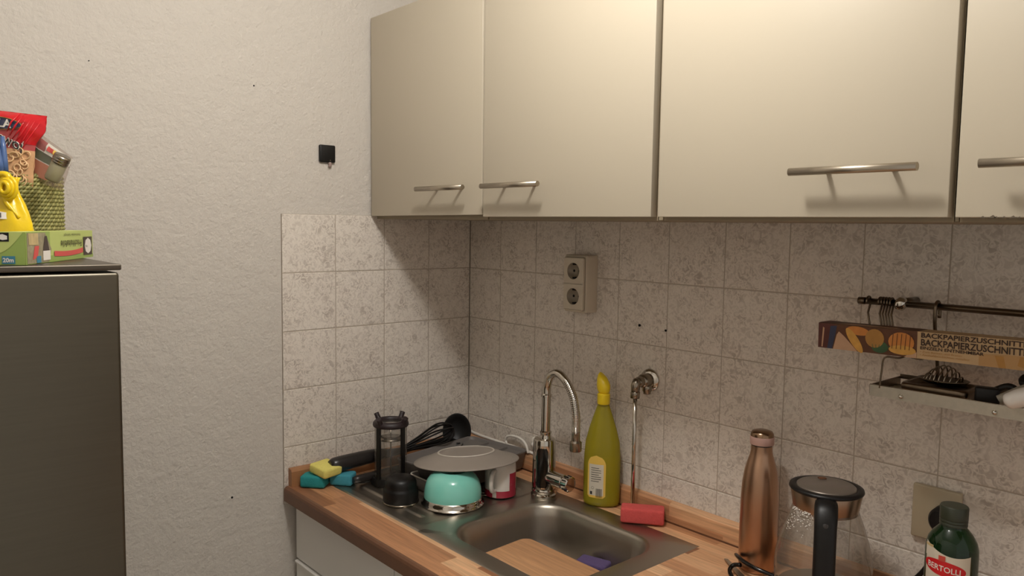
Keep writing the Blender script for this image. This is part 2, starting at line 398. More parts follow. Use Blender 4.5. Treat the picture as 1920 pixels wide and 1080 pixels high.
for r_ in range(5):
    for s_ in range(4):
        if r_ == 4 and s_ < 3: # behind the upstand: the cut bottom row
            put_tile(wl, 0, -(s_+.5)*P_, TZ-(r_+.5)*P_, P_, P_); continue
        put_tile(wl, 0, -(s_+.5)*P_, TZ-(r_+.5)*P_, P_, P_)
first = .145
for r_ in range(5):
    put_tile(wb, 1, first/2, TZ-(r_+.5)*P_, first, P_)
    for k in range(14): put_tile(wb, 1, first+(k+.5)*P_, TZ-(r_+.5)*P_, P_, P_)
# drill holes
for (x, z, rr) in ((.673, 1.358, .0032), (.752, 1.354, .0026)):
    MB().lathe([(0, 0), (rr, 0), (rr, .002)], (x, -.0008, z), 14, axis=Matrix.Rotation(PI/2, 3, 'X')).build('drill_hole', 'hole', wb)
def on_left(px, py):     # a spot on the left wall given its view direction
    d = Fw+R*((px-960)/1459.9)-U*((py-540)/1459.9); t = -CAM.x/d.x; return CAM+d*t
for (px, py, rr) in ((168, 113, .0013), (478, 160, .0019), (437, 934, .0028)):
    q = on_left(px, py)
    MB().lathe([(0, 0), (rr, 0), (rr, .002)], (-TT+.0012, q.y, q.z), 12, axis=Matrix.Rotation(-PI/2, 3, 'Y')).build('nail_hole', 'hole', wl)

# ================================================================ WALL CABINETS
CB = TZ-.003; CT = 2.15; CD = -.349; DT = .018
def bar_handle(parent, x0, x1, z, yb=CD-.034, yd=CD):
    h = MB()
    h.tube([(x0, yb, z), (x1, yb, z)], .0058, 20)
    ins = (x1-x0)*.24
    for x in (x0+ins, x1-ins): h.tube([(x, yb, z), (x, yd, z)], .0038, 12)
    return h
def cabinet(x0, x1, hx0, hx1, lab, dz=0, tilt=0, chipped=False):
    t = thing('wall_cabinet', lab, 'cabinet', (x0, 0, CB), 'row of cream wall cabinets')
    ym = (CD+DT)/2; yb = CD+DT+.002
    c = MB(); th = .016
    zb = CB-.006
    c.box(((x0+x1)/2, yb/2-.0005, zb+th/2), (x1-x0-.002-2*th, -yb-.001, th))
    c.box(((x0+x1)/2, yb/2, CT-th/2), (x1-x0-.002-2*th, -yb-.001, th))
    for x in (x0+th/2+.001, x1-th/2-.001): c.box((x, yb/2, (zb+CT)/2), (th, -yb, CT-zb))
    c.box(((x0+x1)/2, -.004, (zb+CT)/2), (x1-x0-.04, .005, CT-zb-.04))
    c.build('carcass', 'carcass', t)
    d = MB()
    w_ = x1-x0-.0035; h_ = CT-CB-dz
    rot = Matrix.Rotation(tilt, 3, 'Y')
    d.box(((x0+x1)/2, CD+DT/2, CB+dz+h_/2), (w_, DT, h_), rot=rot, bevel=.0012)
    do = d.build('door', 'cream', t)
    bar_handle(do, hx0, hx1, TZ+.064).build('bar_handle', 'nickel', do)
    if chipped:
        ch = MB()
        for i in range(16):
            x = x0+.035+i*.0085+random.uniform(-.003, .003); s_ = random.uniform(.0015, .0035)
            ch.prism([(x-s_*1.4, CD-.0004, CB-.0004), (x+s_*1.4, CD-.0004, CB-.0004), (x+s_*.3, CD-.0004, CB+s_)], (0, 1, 0), .003)
        ch.build('chipped_edge', 'chip', do)
    return t
cabinet(.001, .4885, .270, .460, 'leftmost cream wall cabinet, against the plastered wall, short bar handle at right', .003, math.radians(-.35))
cabinet(.4915, .9795, .527, .711, 'second cream wall cabinet from the left, above the tap, handle at its lower left')
cabinet(.992, 1.4805, 1.266, 1.450, 'wide cream wall cabinet above the copper bottle, handle at its lower right')
cabinet(1.486, 1.975, 1.524, 1.71, 'rightmost cream wall cabinet with a chipped bottom edge, above the hanging rail', chipped=True)
tag(MB().box((1.4832, (CD+.02)/2, (CB+CT)/2-.003), (.0046, -(CD+.02)-.001, CT-CB+.004)).build('filler_strip', 'carcass'),
    'thin taupe filler strip between the wide third and the rightmost wall cabinets', 'panel')
tag(MB().box((.9857, (CD+.02)/2, (CB+CT)/2-.003), (.0096, -(CD+.02)-.001, CT-CB+.004)).build('filler_strip', 'carcass'),
    'narrow taupe filler strip between the second and third wall cabinets', 'panel')

# ================================================================ BASE UNITS AND WORKTOP
WD = -.600; WX1 = 2.4
SX0, SX1, SY0, SY1 = .072, .922, -.509, -.078    # sink outline
top = thing('worktop', 'butcher block wooden worktop with dark front edge and cut-out for the steel sink', 'worktop', (0, 0, ZW-.038))
m_ = MB(); zt, zb = ZW, ZW-.038
cx0, cx1, cy0, cy1 = SX0+.02, SX1-.02, SY0+.02, SY1-.02
m_.box((cx0/2+.0005, WD/2, (zt+zb)/2), (cx0-.001, -WD-.002, zt-zb)); m_.box(((cx1+WX1)/2, WD/2, (zt+zb)/2), (WX1-cx1, -WD-.002, zt-zb))
m_.box(((cx0+cx1)/2, (cy1-.001)/2, (zt+zb)/2), (cx1-cx0, -cy1-.001, zt-zb))
m_.box(((cx0+cx1)/2, (WD+cy0)/2, (zt+zb)/2), (cx1-cx0, cy0-WD-.002, zt-zb))
m_.build('slab', 'wood', top, fix=False)
prof = [(0, 0), (0, -.030), (-.003, -.036), (-.008, -.038)]
e = MB()   # rounded front nosing
pr = [(WD+.001, zt), (WD-.004, zt-.0012), (WD-.0075, zt-.005), (WD-.009, zt-.011), (WD-.009, zb), (WD+.001, zb)]
loft(e, [[(x, y, z) for y, z in pr] for x in (.001, WX1)], True, True, smooth=False)
e.build('front_edge', mat('walnut_edge', (112, 76, 54), .45, noise=(40, .12)), top)
up = MB(); upr = [(-.001, zt), (-.020, zt), (-.020, zt+.040), (-.016, zt+.046), (-.001, zt+.047)]
loft(up, [[(x, y, z) for y, z in upr] for x in (.018, WX1)], True, True, smooth=False); up.build('upstand', 'wood', top)
ul = MB(); loft(ul, [[(-y, x, z) for y, z in upr] for x in (WD+.004, -.001)], True, True, smooth=False)
ul.build('upstand', mat('cherry_upstand', (160, 112, 74), .45, noise=(60, .15)), top)
sg = MB(); sg.tube([(.021, -.0215, zt+.001), (WX1, -.0215, zt+.001)], .0022, 8); sg.build('gap_shadow', 'brown', top)  # dark brown line painted for the shadow gap where upstand meets worktop

def base_unit(x0, x1, lab, drawers):
    t = thing('base_cabinet', lab, 'cabinet', (x0, 0, 0), 'greige base cabinets under the worktop')
    ztop = ZW-.0385
    c = MB(); yb = -.560
    for x in (x0+.009, x1-.009): c.box((x, (yb-.01)/2, (ztop+.1)/2), (.016, -yb-.01, ztop-.1))
    c.box(((x0+x1)/2, (yb-.01)/2, .115), (x1-x0-.034, -yb-.01, .016)); c.box(((x0+x1)/2, -.013, (ztop+.1)/2), (x1-x0-.034, .006, ztop-.1))
    c.box(((x0+x1)/2, yb+.06, .05), (x1-x0-.01, .016, .1))
    c.build('carcass', 'greige', t)
    zs = [ztop-.004, .712, .44, .12] if drawers else [ztop-.004, .12]
    for a, b in zip(zs[:-1], zs[1:]):
        d = MB(); g = .002
        y0 = yb-.001; y1 = yb-.021
        # profile with a rounded pull lip at the top edge of lower drawers
        lip = a < .8
        pr = [(y0, b+g), (y1, b+g), (y1, a-.030), (y1-.000, a-.016)]
        if lip: pr += [(y1-.004, a-.012), (y1-.005, a-.007), (y1-.003, a-.0045), (y0, a-.003)]
        else: pr += [(y1, a-.003), (y1+.002, a-.001), (y0, a-.001)]
        loft(d, [[(x, y, z) for y, z in pr] for x in (x0+.0015, x1-.0015)], True, True, smooth=False)
        d.build('drawer' if drawers else 'door', 'greige', t)
    return t
base_unit(.012, .4865, 'greige drawer unit at the left end of the worktop, below the sponges', True)
base_unit(.4895, 1.088, 'greige base cabinet under the sink bowl, right of the drawer unit', False)
base_unit(1.091, 1.69, 'greige base cabinet under the worktop right of the sink, below the kettle', False)

# ================================================================ SINK
sink = thing('sink', 'stainless steel inset sink with ribbed drainer and one deep bowl', 'sink', (SX0, SY0, ZW))
FZ = ZW+.0022
BX0, BX1, BY0, BY1 = .503, .868, -.462, -.140
XM = .470
def drain_z(x, y):
    # recessed drainer field with raised ribs running along X
    def ss(a, b, t): t = max(0, min(1, (t-a)/(b-a))); return t*t*(3-2*t)
    inx = ss(SX0+.022, SX0+.04, x)*(1-ss(XM-.035, XM-.015, x)); iny = ss(SY0+.022, SY0+.04, y)*(1-ss(SY1-.040, SY1-.022, y))
    z = FZ-.0030*inx*iny
    for k in range(11):
        yc = SY0+.062+k*.0305; x_a = SX0+.055; x_b = XM-.065
        rb = (1-ss(.003, .0075, abs(y-yc)))*ss(x_a, x_a+.01, x)*(1-ss(x_b-.01, x_b, x)); z += .0030*rb
    ed = min(x-SX0, y-SY0, SY1-y); z -= .0028*(1-ss(0, .006, ed))
    return z
dr = MB()
dr.grid(lambda u, v: V((SX0+u*(XM-SX0), SY0+v*(SY1-SY0), drain_z(SX0+u*(XM-SX0), SY0+v*(SY1-SY0)))), 100, 150)
dr.build('drainer', 'steel', sink)
bw = MB()
K = 10; op = rrect((BX0+BX1)/2, (BY0+BY1)/2, (BX1-BX0)/2, (BY1-BY0)/2, .075, K)
bc = V(((BX0+BX1)/2, (BY0+BY1)/2))
def outer(p, ins=0):
    d = V(p)-bc; lx0, lx1, ly0, ly1 = XM, SX1-ins, SY0+ins, SY1-ins
    tx = ((lx1-bc.x)/d.x if d.x > 0 else (lx0-bc.x)/d.x) if abs(d.x) > 1e-9 else 1e9
    ty = ((ly1-bc.y)/d.y if d.y > 0 else (ly0-bc.y)/d.y) if abs(d.y) > 1e-9 else 1e9
    return bc+d*min(tx, ty)
# more points on the straight sides so that the flange keeps its corners
def densify(pts, n):
    out = []
    for i in range(len(pts)):
        a = V(pts[i]); b = V(pts[(i+1) % len(pts)]); out.append(a)
        if i % (K+1) == K:
            for j in range(1, n): out.append(a.lerp(b, j/n))
    return out
op = densify(op, 12)
def shrink(d, z):
    pts = densify(rrect(bc.x, bc.y, (BX1-BX0)/2-d, (BY1-BY0)/2-d, max(.02, .075-d*.6), K), 12)
    return [V((p[0], p[1], z)) for p in pts]
co = [V((XM, SY1)), V((XM, SY0)), V((SX1, SY0)), V((SX1, SY1))]
ring0 = []
def snapc(p):
    q = outer(p)
    for c in co:
        if (q-c).length < .016: return c.copy()
    return q
outer_pts = [snapc(p) for p in op]
def edge_z(q): return FZ-.0028 if (q.x > SX1-.001 or q.y > SY1-.001 or q.y < SY0+.001) else FZ
def inner_of(q): return V((min(q.x, SX1-.006) if q.x > XM+.001 else q.x, max(SY0+.006, min(q.y, SY1-.006))))
rings = [[V((q.x, q.y, edge_z(q))) for q in outer_pts], [V((inner_of(q).x, inner_of(q).y, FZ)) for q in outer_pts], shrink(-.004, FZ), shrink(0, FZ-.001), shrink(.004, FZ-.004), shrink(.008, FZ-.010),
         shrink(.012, FZ-.03), shrink(.018, FZ-.08), shrink(.024, FZ-.108), shrink(.034, FZ-.122), shrink(.050, FZ-.129), shrink(.08, FZ-.131), shrink(.13, FZ-.133)]
loft(bw, rings, False, True)
bw.build('bowl', 'steel', sink)
MB().lathe([(0, .001), (.028, .001), (.035, .003), (.040, .0015), (.041, 0)], (bc.x+.02, bc.y, FZ-.1335), 32).build('drain_strainer', 'chrome', sink)
dr2 = MB()
for k in range(3): dr2.tube([(.335+k*.018, -.250-.006*k, FZ+.0012), (.365+k*.018, -.222-.006*k, FZ+.0012)], .0022, 8)
dr2.build('overflow_slots', 'dchrome', sink)

# cutting board and purple sponge in the bowl
bd = MB(); rot = Matrix.Rotation(math.radians(2), 3, 'X')
bo = [V((p[0], p[1], 0)) for p in rrect(0, 0, .137, .089, .022, 6)]
T_ = lambda p, z: (rot @ V((p.x, p.y, z))) + V((.705, -.356, .862))
loft(bd, [[T_(p*.985, -.014) for p in bo], [T_(p, -.012) for p in bo], [T_(p, -.002) for p in bo], [T_(p*.985, 0) for p in bo]], True, True, smooth=False)
tag(bd.build('cutting_board', 'board'), 'pale wooden cutting board with rounded corners lying in the sink bowl', 'cutting board')
def sponge(name, matn, c, d, rz, label, rot2=None, group=None, bev=.006):
    rot = Matrix.Rotation(rz, 3, 'Z')
    if rot2 is not None: rot = rot2 @ rot
    o = MB().box((0, 0, 0), d, bevel=bev).build(name, matn)
    # slight sag and dents
    for v in o.data.vertices:
        v.co.z += .0022*math.sin(v.co.x*90+c[0]*30)*math.cos(v.co.y*80)
        v.co = rot @ v.co
    o.location = c; return tag(o, label, 'sponge', group)
sponge('sponge', 'sp_pur', (.708, -.186, .808), (.075, .045, .05), .3, 'purple sponge at the bottom of the sink bowl behind the cutting board')

# ================================================================ TAP
tp = thing('tap', 'chrome tap with black front panel and gooseneck hose spout behind the sink bowl', 'tap', (.485, -.134, FZ))
tx, ty = .485, -.134
MB().lathe([(0, 0), (.0315, 0), (.0325, .003), (.0325, .010), (.029, .013), (.029, .016), (.0305, .018), (.0305, .022), (.027, .027), (0, .027)], (tx, ty, FZ), 48).build('base_ring', 'chrome', tp, auto=A40)
body = MB(); br = [(0, .024), (.0285, .024), (.0300, .03), (.0280, .147), (.026, .151), (.020, .1525), (0, .1525)]
body.lathe(br, (tx, ty, FZ), 48); body.build('body', 'chrome', tp, auto=A40)
# black display panel wrapped on the side that faces the room corner of the camera
pa = math.atan2(-.80, .60)
def wrapc(cx, cy, rad, a0, z0, sgn=1):
    return lambda x, y: V((cx+math.cos(a0+sgn*x/rad)*rad, cy+math.sin(a0+sgn*x/rad)*rad, z0+y))
def panel(mb, cx, cy, rad, a0, z0, z1, halfw, round_=.004, n=10, th=.0008):
    f = wrapc(cx, cy, rad+th, a0, 0)
    mb.grid(lambda u, v: f((u*2-1)*halfw*(1 if .04 < v < .96 else .75), z0+v*(z1-z0)), n, 14)
pn = MB(); panel(pn, tx, ty, .0296, pa, FZ+.028, FZ+.138, .0185, th=.0010); pn.build('panel_frame', 'chrome', tp, fix=False)
pn = MB(); panel(pn, tx, ty, .0296, pa, FZ+.032, FZ+.132, .0150, th=.0018); pn.build('black_panel', 'blackg', tp, fix=False)
MB().lathe([(0, .150), (.0150, .150), (.0150, .158), (.0135, .160), (.0135, .164), (.0150, .166), (.0150, .170), (.0118, .172), (.0118, .258), (.0140, .259), (.0140, .264), (.0105, .268), (0, .268)], (tx+.004, ty, FZ), 32).build('riser', 'chrome', tp, auto=A40)
# flexible spout
pts = []; rs = []
zr = FZ+.262
import itertools
ctrl = [V((tx+.004, ty, zr)), V((tx+.006, ty, zr+.025)), V((tx+.022, ty-.003, zr+.052)), V((tx+.050, ty-.006, zr+.063)), V((tx+.082, ty-.010, zr+.049)), V((tx+.106, ty-.010, zr+.018)), V((tx+.117, ty-.010, zr-.022)), V((tx+.119, ty-.010, zr-.055)), V((tx+.119, ty-.010, zr-.070))]
def catmull(c, n=8):
    out = []; c = [c[0]*2-c[1]]+c+[c[-1]*2-c[-2]]
    for i in range(1, len(c)-2):
        for k in range(n):
            t = k/n; a, b, d, e_ = c[i-1], c[i], c[i+1], c[i+2]
            out.append(.5*((2*b)+(d-a)*t+(2*a-5*b+4*d-e_)*t*t+(3*b-a-3*d+e_)*t**3))
    out.append(c[-2]); return out
sm = catmull(ctrl, 26)
rs = [(.0098+.0007*math.sin(i*PI/1.5)) if i > 104 else (.0112-.0012*i/104) for i in range(len(sm))]
MB().tube(sm, rs, 16).build('hose_spout', 'chrome', tp)
ez = ctrl[-1]
MB().lathe([(0, 0), (.0135, 0), (.0145, .002), (.0145, .022), (.0105, .026), (.0095, .045), (.0105, .047), (0, .05)], (ez.x, ez.y, ez.z-.045), 32).build('spray_head', 'dchrome', tp, auto=A40)
lv = MB(); axx = Matrix.Rotation(PI/2, 3, 'Y')
lv.lathe([(0, .022), (.0165, .022), (.0175, .030), (.0175, .076), (.0150, .078), (.0150, .081), (.0185, .082), (.0185, .098), (.016, .100), (0, .100)], (tx, ty-.004, FZ+.058), 32, axis=axx)
lv.build('lever', 'chrome', tp, auto=A40)
ls = MB()
for k in range(10):
    a = 2*PI*k/10; ls.box((tx+.090, ty-.004+math.cos(a)*.0182, FZ+.058+math.sin(a)*.0182), (.012, .0035, .0035), rot=Matrix.Rotation(a, 3, 'X'))
ls.build('lever_grip', 'black', tp)

# ================================================================ ANGLE VALVE
va = thing('angle_valve', 'dull chrome angle valve on the tiles with a thin pipe running down to the worktop', 'valve', (.711, 0, 1.23))
ay = Matrix.Rotation(PI/2, 3, 'X')
MB().lathe([(.0145, .001), (.026, .001), (.0275, .003), (.026, .007), (.0145, .010)], (.711, 0, 1.230), 40, axis=ay).build('rosette', 'chrome', va)
vb = MB(); vb.lathe([(0, .004), (.0165, .004), (.0172, .012), (.0172, .030), (.0145, .034), (.0125, .036), (.0125, .046), (.0100, .050), (0, .051)], (.711, 0, 1.230), 28, axis=ay)
vb.build('valve_body', 'dchrome', va, auto=A40)
MB().lathe([(0, 0), (.0095, 0), (.0115, -.004), (.0115, -.014), (.009, -.018), (.009, -.022), (0, -.022)], (.718, -.022, 1.222), 20).build('side_knob', 'dchrome', va)
ve = MB(); ve.tube([(.709, -.040, 1.231), (.7085, -.050, 1.230), (.708, -.053, 1.222), (.708, -.053, 1.206)], [.0102, .0108, .0108, .0100], 20)
ve.build('elbow', 'dchrome', va)
MB().lathe([(0, 0), (.0118, 0), (.0118, .014), (.0095, .017), (0, .017)], (.708, -.053, 1.192), 6).build('hex_nut', 'dchrome', va)
MB().tube([(.708, -.053, 1.194), (.709, -.053, 1.08), (.7075, -.052, .9085)], .0050, 14).build('pipe', 'chrome', va)

# ================================================================ DISH SOAP BOTTLE
bx, by, bz = .612, -.0570, FZ+.0003
sb = thing('soap_bottle', 'translucent yellow dish soap bottle with yellow cap standing beside the tap', 'bottle', (bx, by, bz))
sprof = [(0, 0), (.040, 0), (.0436, .003), (.0450, .010), (.0456, .04), (.0456, .10), (.0448, .125), (.0420, .158), (.0340, .190), (.0245, .220), (.0165, .243), (.0135, .252), (.0128, .256)]
SRZ = math.radians(35); SSY = .60
MB().lathe(sprof, (bx, by, bz), 48, 1, SSY, rotz=SRZ).build('bottle_body', 'soap', sb, fix=True)
lq = [(0, .002), (.0415, .003), (.0432, .010), (.0440, .09), (.0434, .120), (0, .1205)]
MB().lathe(lq, (bx, by, bz), 40, 1, SSY*.97, rotz=SRZ).build('liquid', mat('yellow_soap', (176, 158, 30), .2), sb)
MB().lathe([(0, .252), (.0150, .252), (.0158, .254), (.0158, .276), (.0130, .279), (0, .279)], (bx, by, bz), 32).build('cap_collar', 'ycap', sb, auto=A40)
cp = MB(); rg = []
for i, (dz, rx, ox) in enumerate([(.279, .0135, 0), (.282, .0160, -.0005), (.290, .0180, -.001), (.300, .0180, -.002), (.310, .0160, -.004), (.319, .0120, -.0065), (.324, .0060, -.009)]):
    rg.append([V((bx+ox*1.2+math.cos(a)*rx, by-ox*.4+math.sin(a)*rx*.8, bz+dz+math.cos(a)*(-.004 if i > 3 else 0))) for a in [2*PI*k/28 for k in range(28)]])
loft(cp, rg, True, True); cp.build('flip_cap', 'ycap', sb)
def s_r(z):
    for (r0, z0), (r1, z1) in zip(sprof[1:-1], sprof[2:]):
        if z0 <= z <= z1: return r0+(r1-r0)*(z-z0)/(z1-z0+1e-9)
    return .03
def soap_fn(lift=.0007, a0=math.radians(-104)):
    def f(x, y):
        rr = s_r(y)+lift; a = a0+x/.0465
        p = V((math.cos(a)*rr, math.sin(a)*rr*SSY, 0)); p = Matrix.Rotation(SRZ, 3, 'Z') @ p
        return V((bx+p.x, by+p.y, bz+y))
    return f
def arch_label(mb, f, hw, y0, y1, rb=.006, n=10, mv=20):
    def g(u, v):
        y = y0+v*(y1-y0); w_ = hw
        if y > y1-hw: t = (y-(y1-hw))/hw; w_ = hw*math.sqrt(max(0, 1-t*t))
        if y < y0+rb: t = ((y0+rb)-y)/rb; w_ = hw-rb+rb*math.sqrt(max(0, 1-t*t))
        return f((u*2-1)*w_, y)
    mb.grid(g, n, mv)
lb = MB(); arch_label(lb, soap_fn(.0006), .0245, .022, .128); lab_ = lb.build('label', 'ylabel', sb, fix=False)
lb = MB(); f2 = soap_fn(.0010); lb.grid(lambda u, v: f2((u*2-1)*.0190, .028+v*.078), 10, 12); lb.build('label_panel', 'paper', lab_, fix=False)
lb = MB(); f3 = soap_fn(.0014)
for k in range(7): lb.grid(lambda u, v, k=k: f3(-.013+u*.026*(1 if k % 3 else .8), .096-k*.0055+v*.0014), 6, 1)
x = .0005
for k in range(11):
    wd = (.0004, .0009, .0006, .0012)[k % 4]; lb.grid(lambda u, v, x=x, wd=wd: f3(x+u*wd, .024+v*.022), 1, 2); x += wd+.0007
for a in range(16):
    t0, t1 = 2*PI*a/16, 2*PI*(a+1)/16
    lb.add([f3(-.008+math.cos(t)*r_, .047+math.sin(t)*r_) for t, r_ in ((t0, .0035), (t1, .0035), (t1, .0028), (t0, .0028))], [(0, 1, 2, 3)])
lb.grid(lambda u, v: f3(-.015+u*.006, .030+v*.008), 2, 2)
lb.build('label_print', 'ink', lab_, fix=False)

# ================================================================ SPONGES
sponge('sponge', 'sp_red', (.755, -.072, ZW+.0215), (.100, .044, .034), math.radians(38), 'coral red sponge on the back rim of the sink under the thin pipe', bev=.005)
sponge('sponge', 'sp_teal', (.048, -.544, ZW+.0175), (.066, .048, .031), math.radians(42), 'dark teal sponge at the corner of the worktop, lower left of the three stacked', group=None)
sponge('sponge', 'sp_blue', (.080, -.480, ZW+.0175), (.060, .044, .030), math.radians(40), 'blue sponge on the drainer edge under the right side of the yellow one', group=None)
sponge('sponge', 'sp_yel', (.065, -.522, ZW+.0462), (.064, .060, .025), math.radians(12), 'yellow sponge lying on top of the teal and blue sponges', rot2=Matrix.Rotation(math.radians(8), 3, 'Y'))

# ================================================================ GLASS PRESS JUG + LID
px_, py_ = .150, -.377; pz = FZ
pj = thing('press_jug', 'upturned glass coffee press beaker in a black frame with four prongs', 'coffee press', (px_, py_, pz))
MB().lathe([(.0425, .010), (.0425, .158), (.0405, .163), (0, .163)], (px_, py_, pz), 40).build('glass_beaker', 'glass', pj, fix=False)
MB().lathe([(.0430, 0), (.0505, 0), (.0510, .004), (.0490, .014), (.0460, .020), (.0430, .020), (.0430, 0)], (px_, py_, pz), 40).build('bottom_ring', 'black', pj, auto=A40)
ca = math.atan2(-1.47-py_, 1.88-px_)
for k in range(4):
    a = ca+PI/4+k*PI/2; f = wrapc(px_, py_, .0405, a, pz)
    b_ = MB()
    for th in (0,):
        g0 = wrapc(px_, py_, .0432, a, pz); g1 = wrapc(px_, py_, .0468, a, pz)
        loft(b_, [[g0(-.0065, z), g0(.0065, z), g1(.0065, z), g1(-.0065, z)] for z in (.015, .06, .11, .165)], True, True, smooth=False)
    b_.build('frame_bar', 'black', pj)
tr_ = MB(); tr_.lathe([(.030, .156), (.0460, .154), (.0475, .159), (.0460, .165), (.040, .170), (.030, .169), (.030, .156)], (px_, py_, pz), 40)
tr_.build('top_ring', 'rubber', pj)
for k in range(4):
    a = ca+PI/4+k*PI/2+.1; d = V((math.cos(a), math.sin(a), 0)); c = V((px_, py_, pz))
    MB().tube([c+d*.036+V((0, 0, .158)), c+d*.042+V((0, 0, .167)), c+d*.047+V((0, 0, .176)), c+d*.050+V((0, 0, .181))], [.0085, .0072, .0066, .0072], 12).build('prong', 'rubber', pj)
MB().tube([(px_, py_, pz+.03), (px_, py_, pz+.155)], .0022, 10).build('plunger_rod', 'dchrome', pj)
MB().lathe([(0, .118), (.034, .118), (.0345, .122), (0, .123)], (px_, py_, pz), 32).build('filter_disc', 'dchrome', pj)
lx, ly = .285, -.433
pl = thing('coffee_press_top', 'round black plastic top of the coffee press, lying in front of the beaker', 'press top', (lx, ly, FZ))
MB().lathe([(0, .002), (.0430, .002), (.0438, .004), (.0438, .030), (.0425, .034), (.0400, .037), (.0395, .040), (.0395, .047), (.0370, .056), (.0300, .062), (.0180, .0655), (0, .066)], (lx, ly, FZ-.001), 48).build('dome', 'black', pl, auto=A40)
MB().lathe([(.036, .0005), (.0452, .0005), (.0455, .0025), (.0440, .0040), (.036, .004)], (lx, ly, FZ-.001), 48).build('steel_rim', 'dchrome', pl)

# ================================================================ TEAL BOWL (upside down)
qx, qy = .376, -.340
tb = thing('bowl', 'teal enamel bowl turned upside down on the drainer with a shiny steel rim', 'bowl', (qx, qy, FZ))
MB().lathe([(.0700, .012), (.0715, .018), (.0710, .030), (.0685, .046), (.0635, .060), (.0560, .070), (.0470, .0765), (.0390, .0795), (.0345, .0815), (.0315, .0815), (.0290, .0790), (0, .0780)], (qx, qy, FZ), 64).build('shell', 'teal', tb)
MB().lathe([(.070, .0005), (.0765, .0005), (.0780, .0015), (.0775, .003), (.0745, .0045), (.0722, .010), (.0716, .0185), (.0700, .0185), (.0700, .006)], (qx, qy, FZ), 64).build('steel_rim', 'chrome', tb)

# ================================================================ MUG (upside down)
mx_, my_ = .398, -.205
mg = thing('mug', 'white mug with crimson stripes turned upside down between teal bowl and tap', 'mug', (mx_, my_, FZ))
mp_ = [(.0360, .002), (.0385, 0), (.0400, .002), (.0402, .010), (.0400, .070), (.0385, .086), (.0350, .091), (0, .092)]
MB().lathe(mp_, (mx_, my_, FZ), 48).build('cup', 'white', mg)
ma = math.atan2(-.80, .62)
def band(z0, z1, a0, a1, rr=.0408, mname='red', name='stripe'):
    b_ = MB(); b_.grid(lambda u, v: V((mx_+math.cos(a0+u*(a1-a0))*rr, my_+math.sin(a0+u*(a1-a0))*rr, FZ+z0+v*(z1-z0))), 16, 3); return b_.build(name, mname, mg, fix=False)
band(.001, .018, ma-1.6, ma-.30); band(.001, .018, ma-.04, ma+2.2)
band(.018, .062, ma+.82, ma+1.5)
hd = MB(); ha = ma-.16
hdv = V((math.cos(ha), math.sin(ha), 0)); c = V((mx_, my_, FZ))
path = catmull([c+hdv*.038+V((0, 0, .070)), c+hdv*.055+V((0, 0, .068)), c+hdv*.064+V((0, 0, .055)), c+hdv*.064+V((0, 0, .036)), c+hdv*.055+V((0, 0, .024)), c+hdv*.038+V((0, 0, .020))], 6)
hd.tube(path, .0062, 14); hd.build('handle', 'white', mg)

# ================================================================ CUTLERY TRAY, PLATE
tc_ = thing('cutlery_tray', 'dark grey plastic tray with raised dividers, propped behind the teal bowl under the plate', 'tray', (.23, -.20, FZ))
T0 = V((.212, -.182, 0)); ex = V((.985, .17, 0)).normalized(); ey = V((-.17, .985, 0)).normalized()
def tpt(u, v, z): return T0+ex*u+ey*v+V((0, 0, z))
HX, HY = .112, .155
t1 = MB(); zb_ = lambda u, v: FZ+.001
def outl(ins, z, rr): return [tpt(p[0], p[1], z) for p in rrect(0, 0, HX-ins, HY-ins, rr, 5)]
loft(t1, [outl(.018, FZ+.002, .014), outl(.010, FZ+.006, .016), outl(.003, FZ+.050, .020), outl(0, FZ+.0555, .022), outl(.004, FZ+.0565, .018), outl(.006, FZ+.053, .018), outl(.014, FZ+.034, .014), outl(.018, FZ+.030, .012)], True, True)
t1.build('tray_shell', 'dgrey', tc_)
for u in (-.030, .040):
    d_ = MB(); loft(d_, [[tpt(u-.008, v, FZ+.029), tpt(u-.002, v, FZ+.054), tpt(u+.002, v, FZ+.054), tpt(u+.008, v, FZ+.029)] for v in (-HY+.016, HY-.016)], True, True, smooth=False)
    d_.build('divider', 'dgrey', tc_)
fl = MB()
for u0, u1 in ((-HX+.016, -.036), (-.024, .034), (.046, HX-.016)):
    loft(fl, [[tpt(u0, v, FZ+z), tpt(u1, v, FZ+z)] for v, z in ((-HY+.018, .032), (-.08, .0335), (HY-.018, .0500))], smooth=False, closed=False)
fl.build('compartment_floor', 'dgrey', tc_)

# plate: inverted, tilted, resting on bowl and mug
plc = V((.322, -.256, .9830)); ntil = (V((-.754, .656, 0))*.10+V((-.656, -.754, 0))*.055+V((0, 0, 1))).normalized()
za = ntil; xa = V((1, 0, 0)); xa = (xa-za*xa.dot(za)).normalized(); ya = za.cross(xa); PM = Matrix((xa, ya, za)).transposed()
pt = thing('plate', 'taupe plate turned upside down across the teal bowl, mug and tray', 'plate', plc)
pp = [(.135, .0035), (.1365, .0048), (.135, .0064), (.120, .0095), (.098, .0180), (.078, .0245), (.074, .0262), (.0725, .0280), (.0700, .0280), (.0690, .0250), (.060, .0240), (0, .0238)]
MB().lathe(pp, plc, 72, axis=PM).build('plate_body', 'grey', pt)
MB().lathe([(.0745, .0270), (.0735, .0288), (.0700, .0290), (.0695, .0275)], plc, 72, axis=PM).build('foot_ring', 'lgrey', pt)

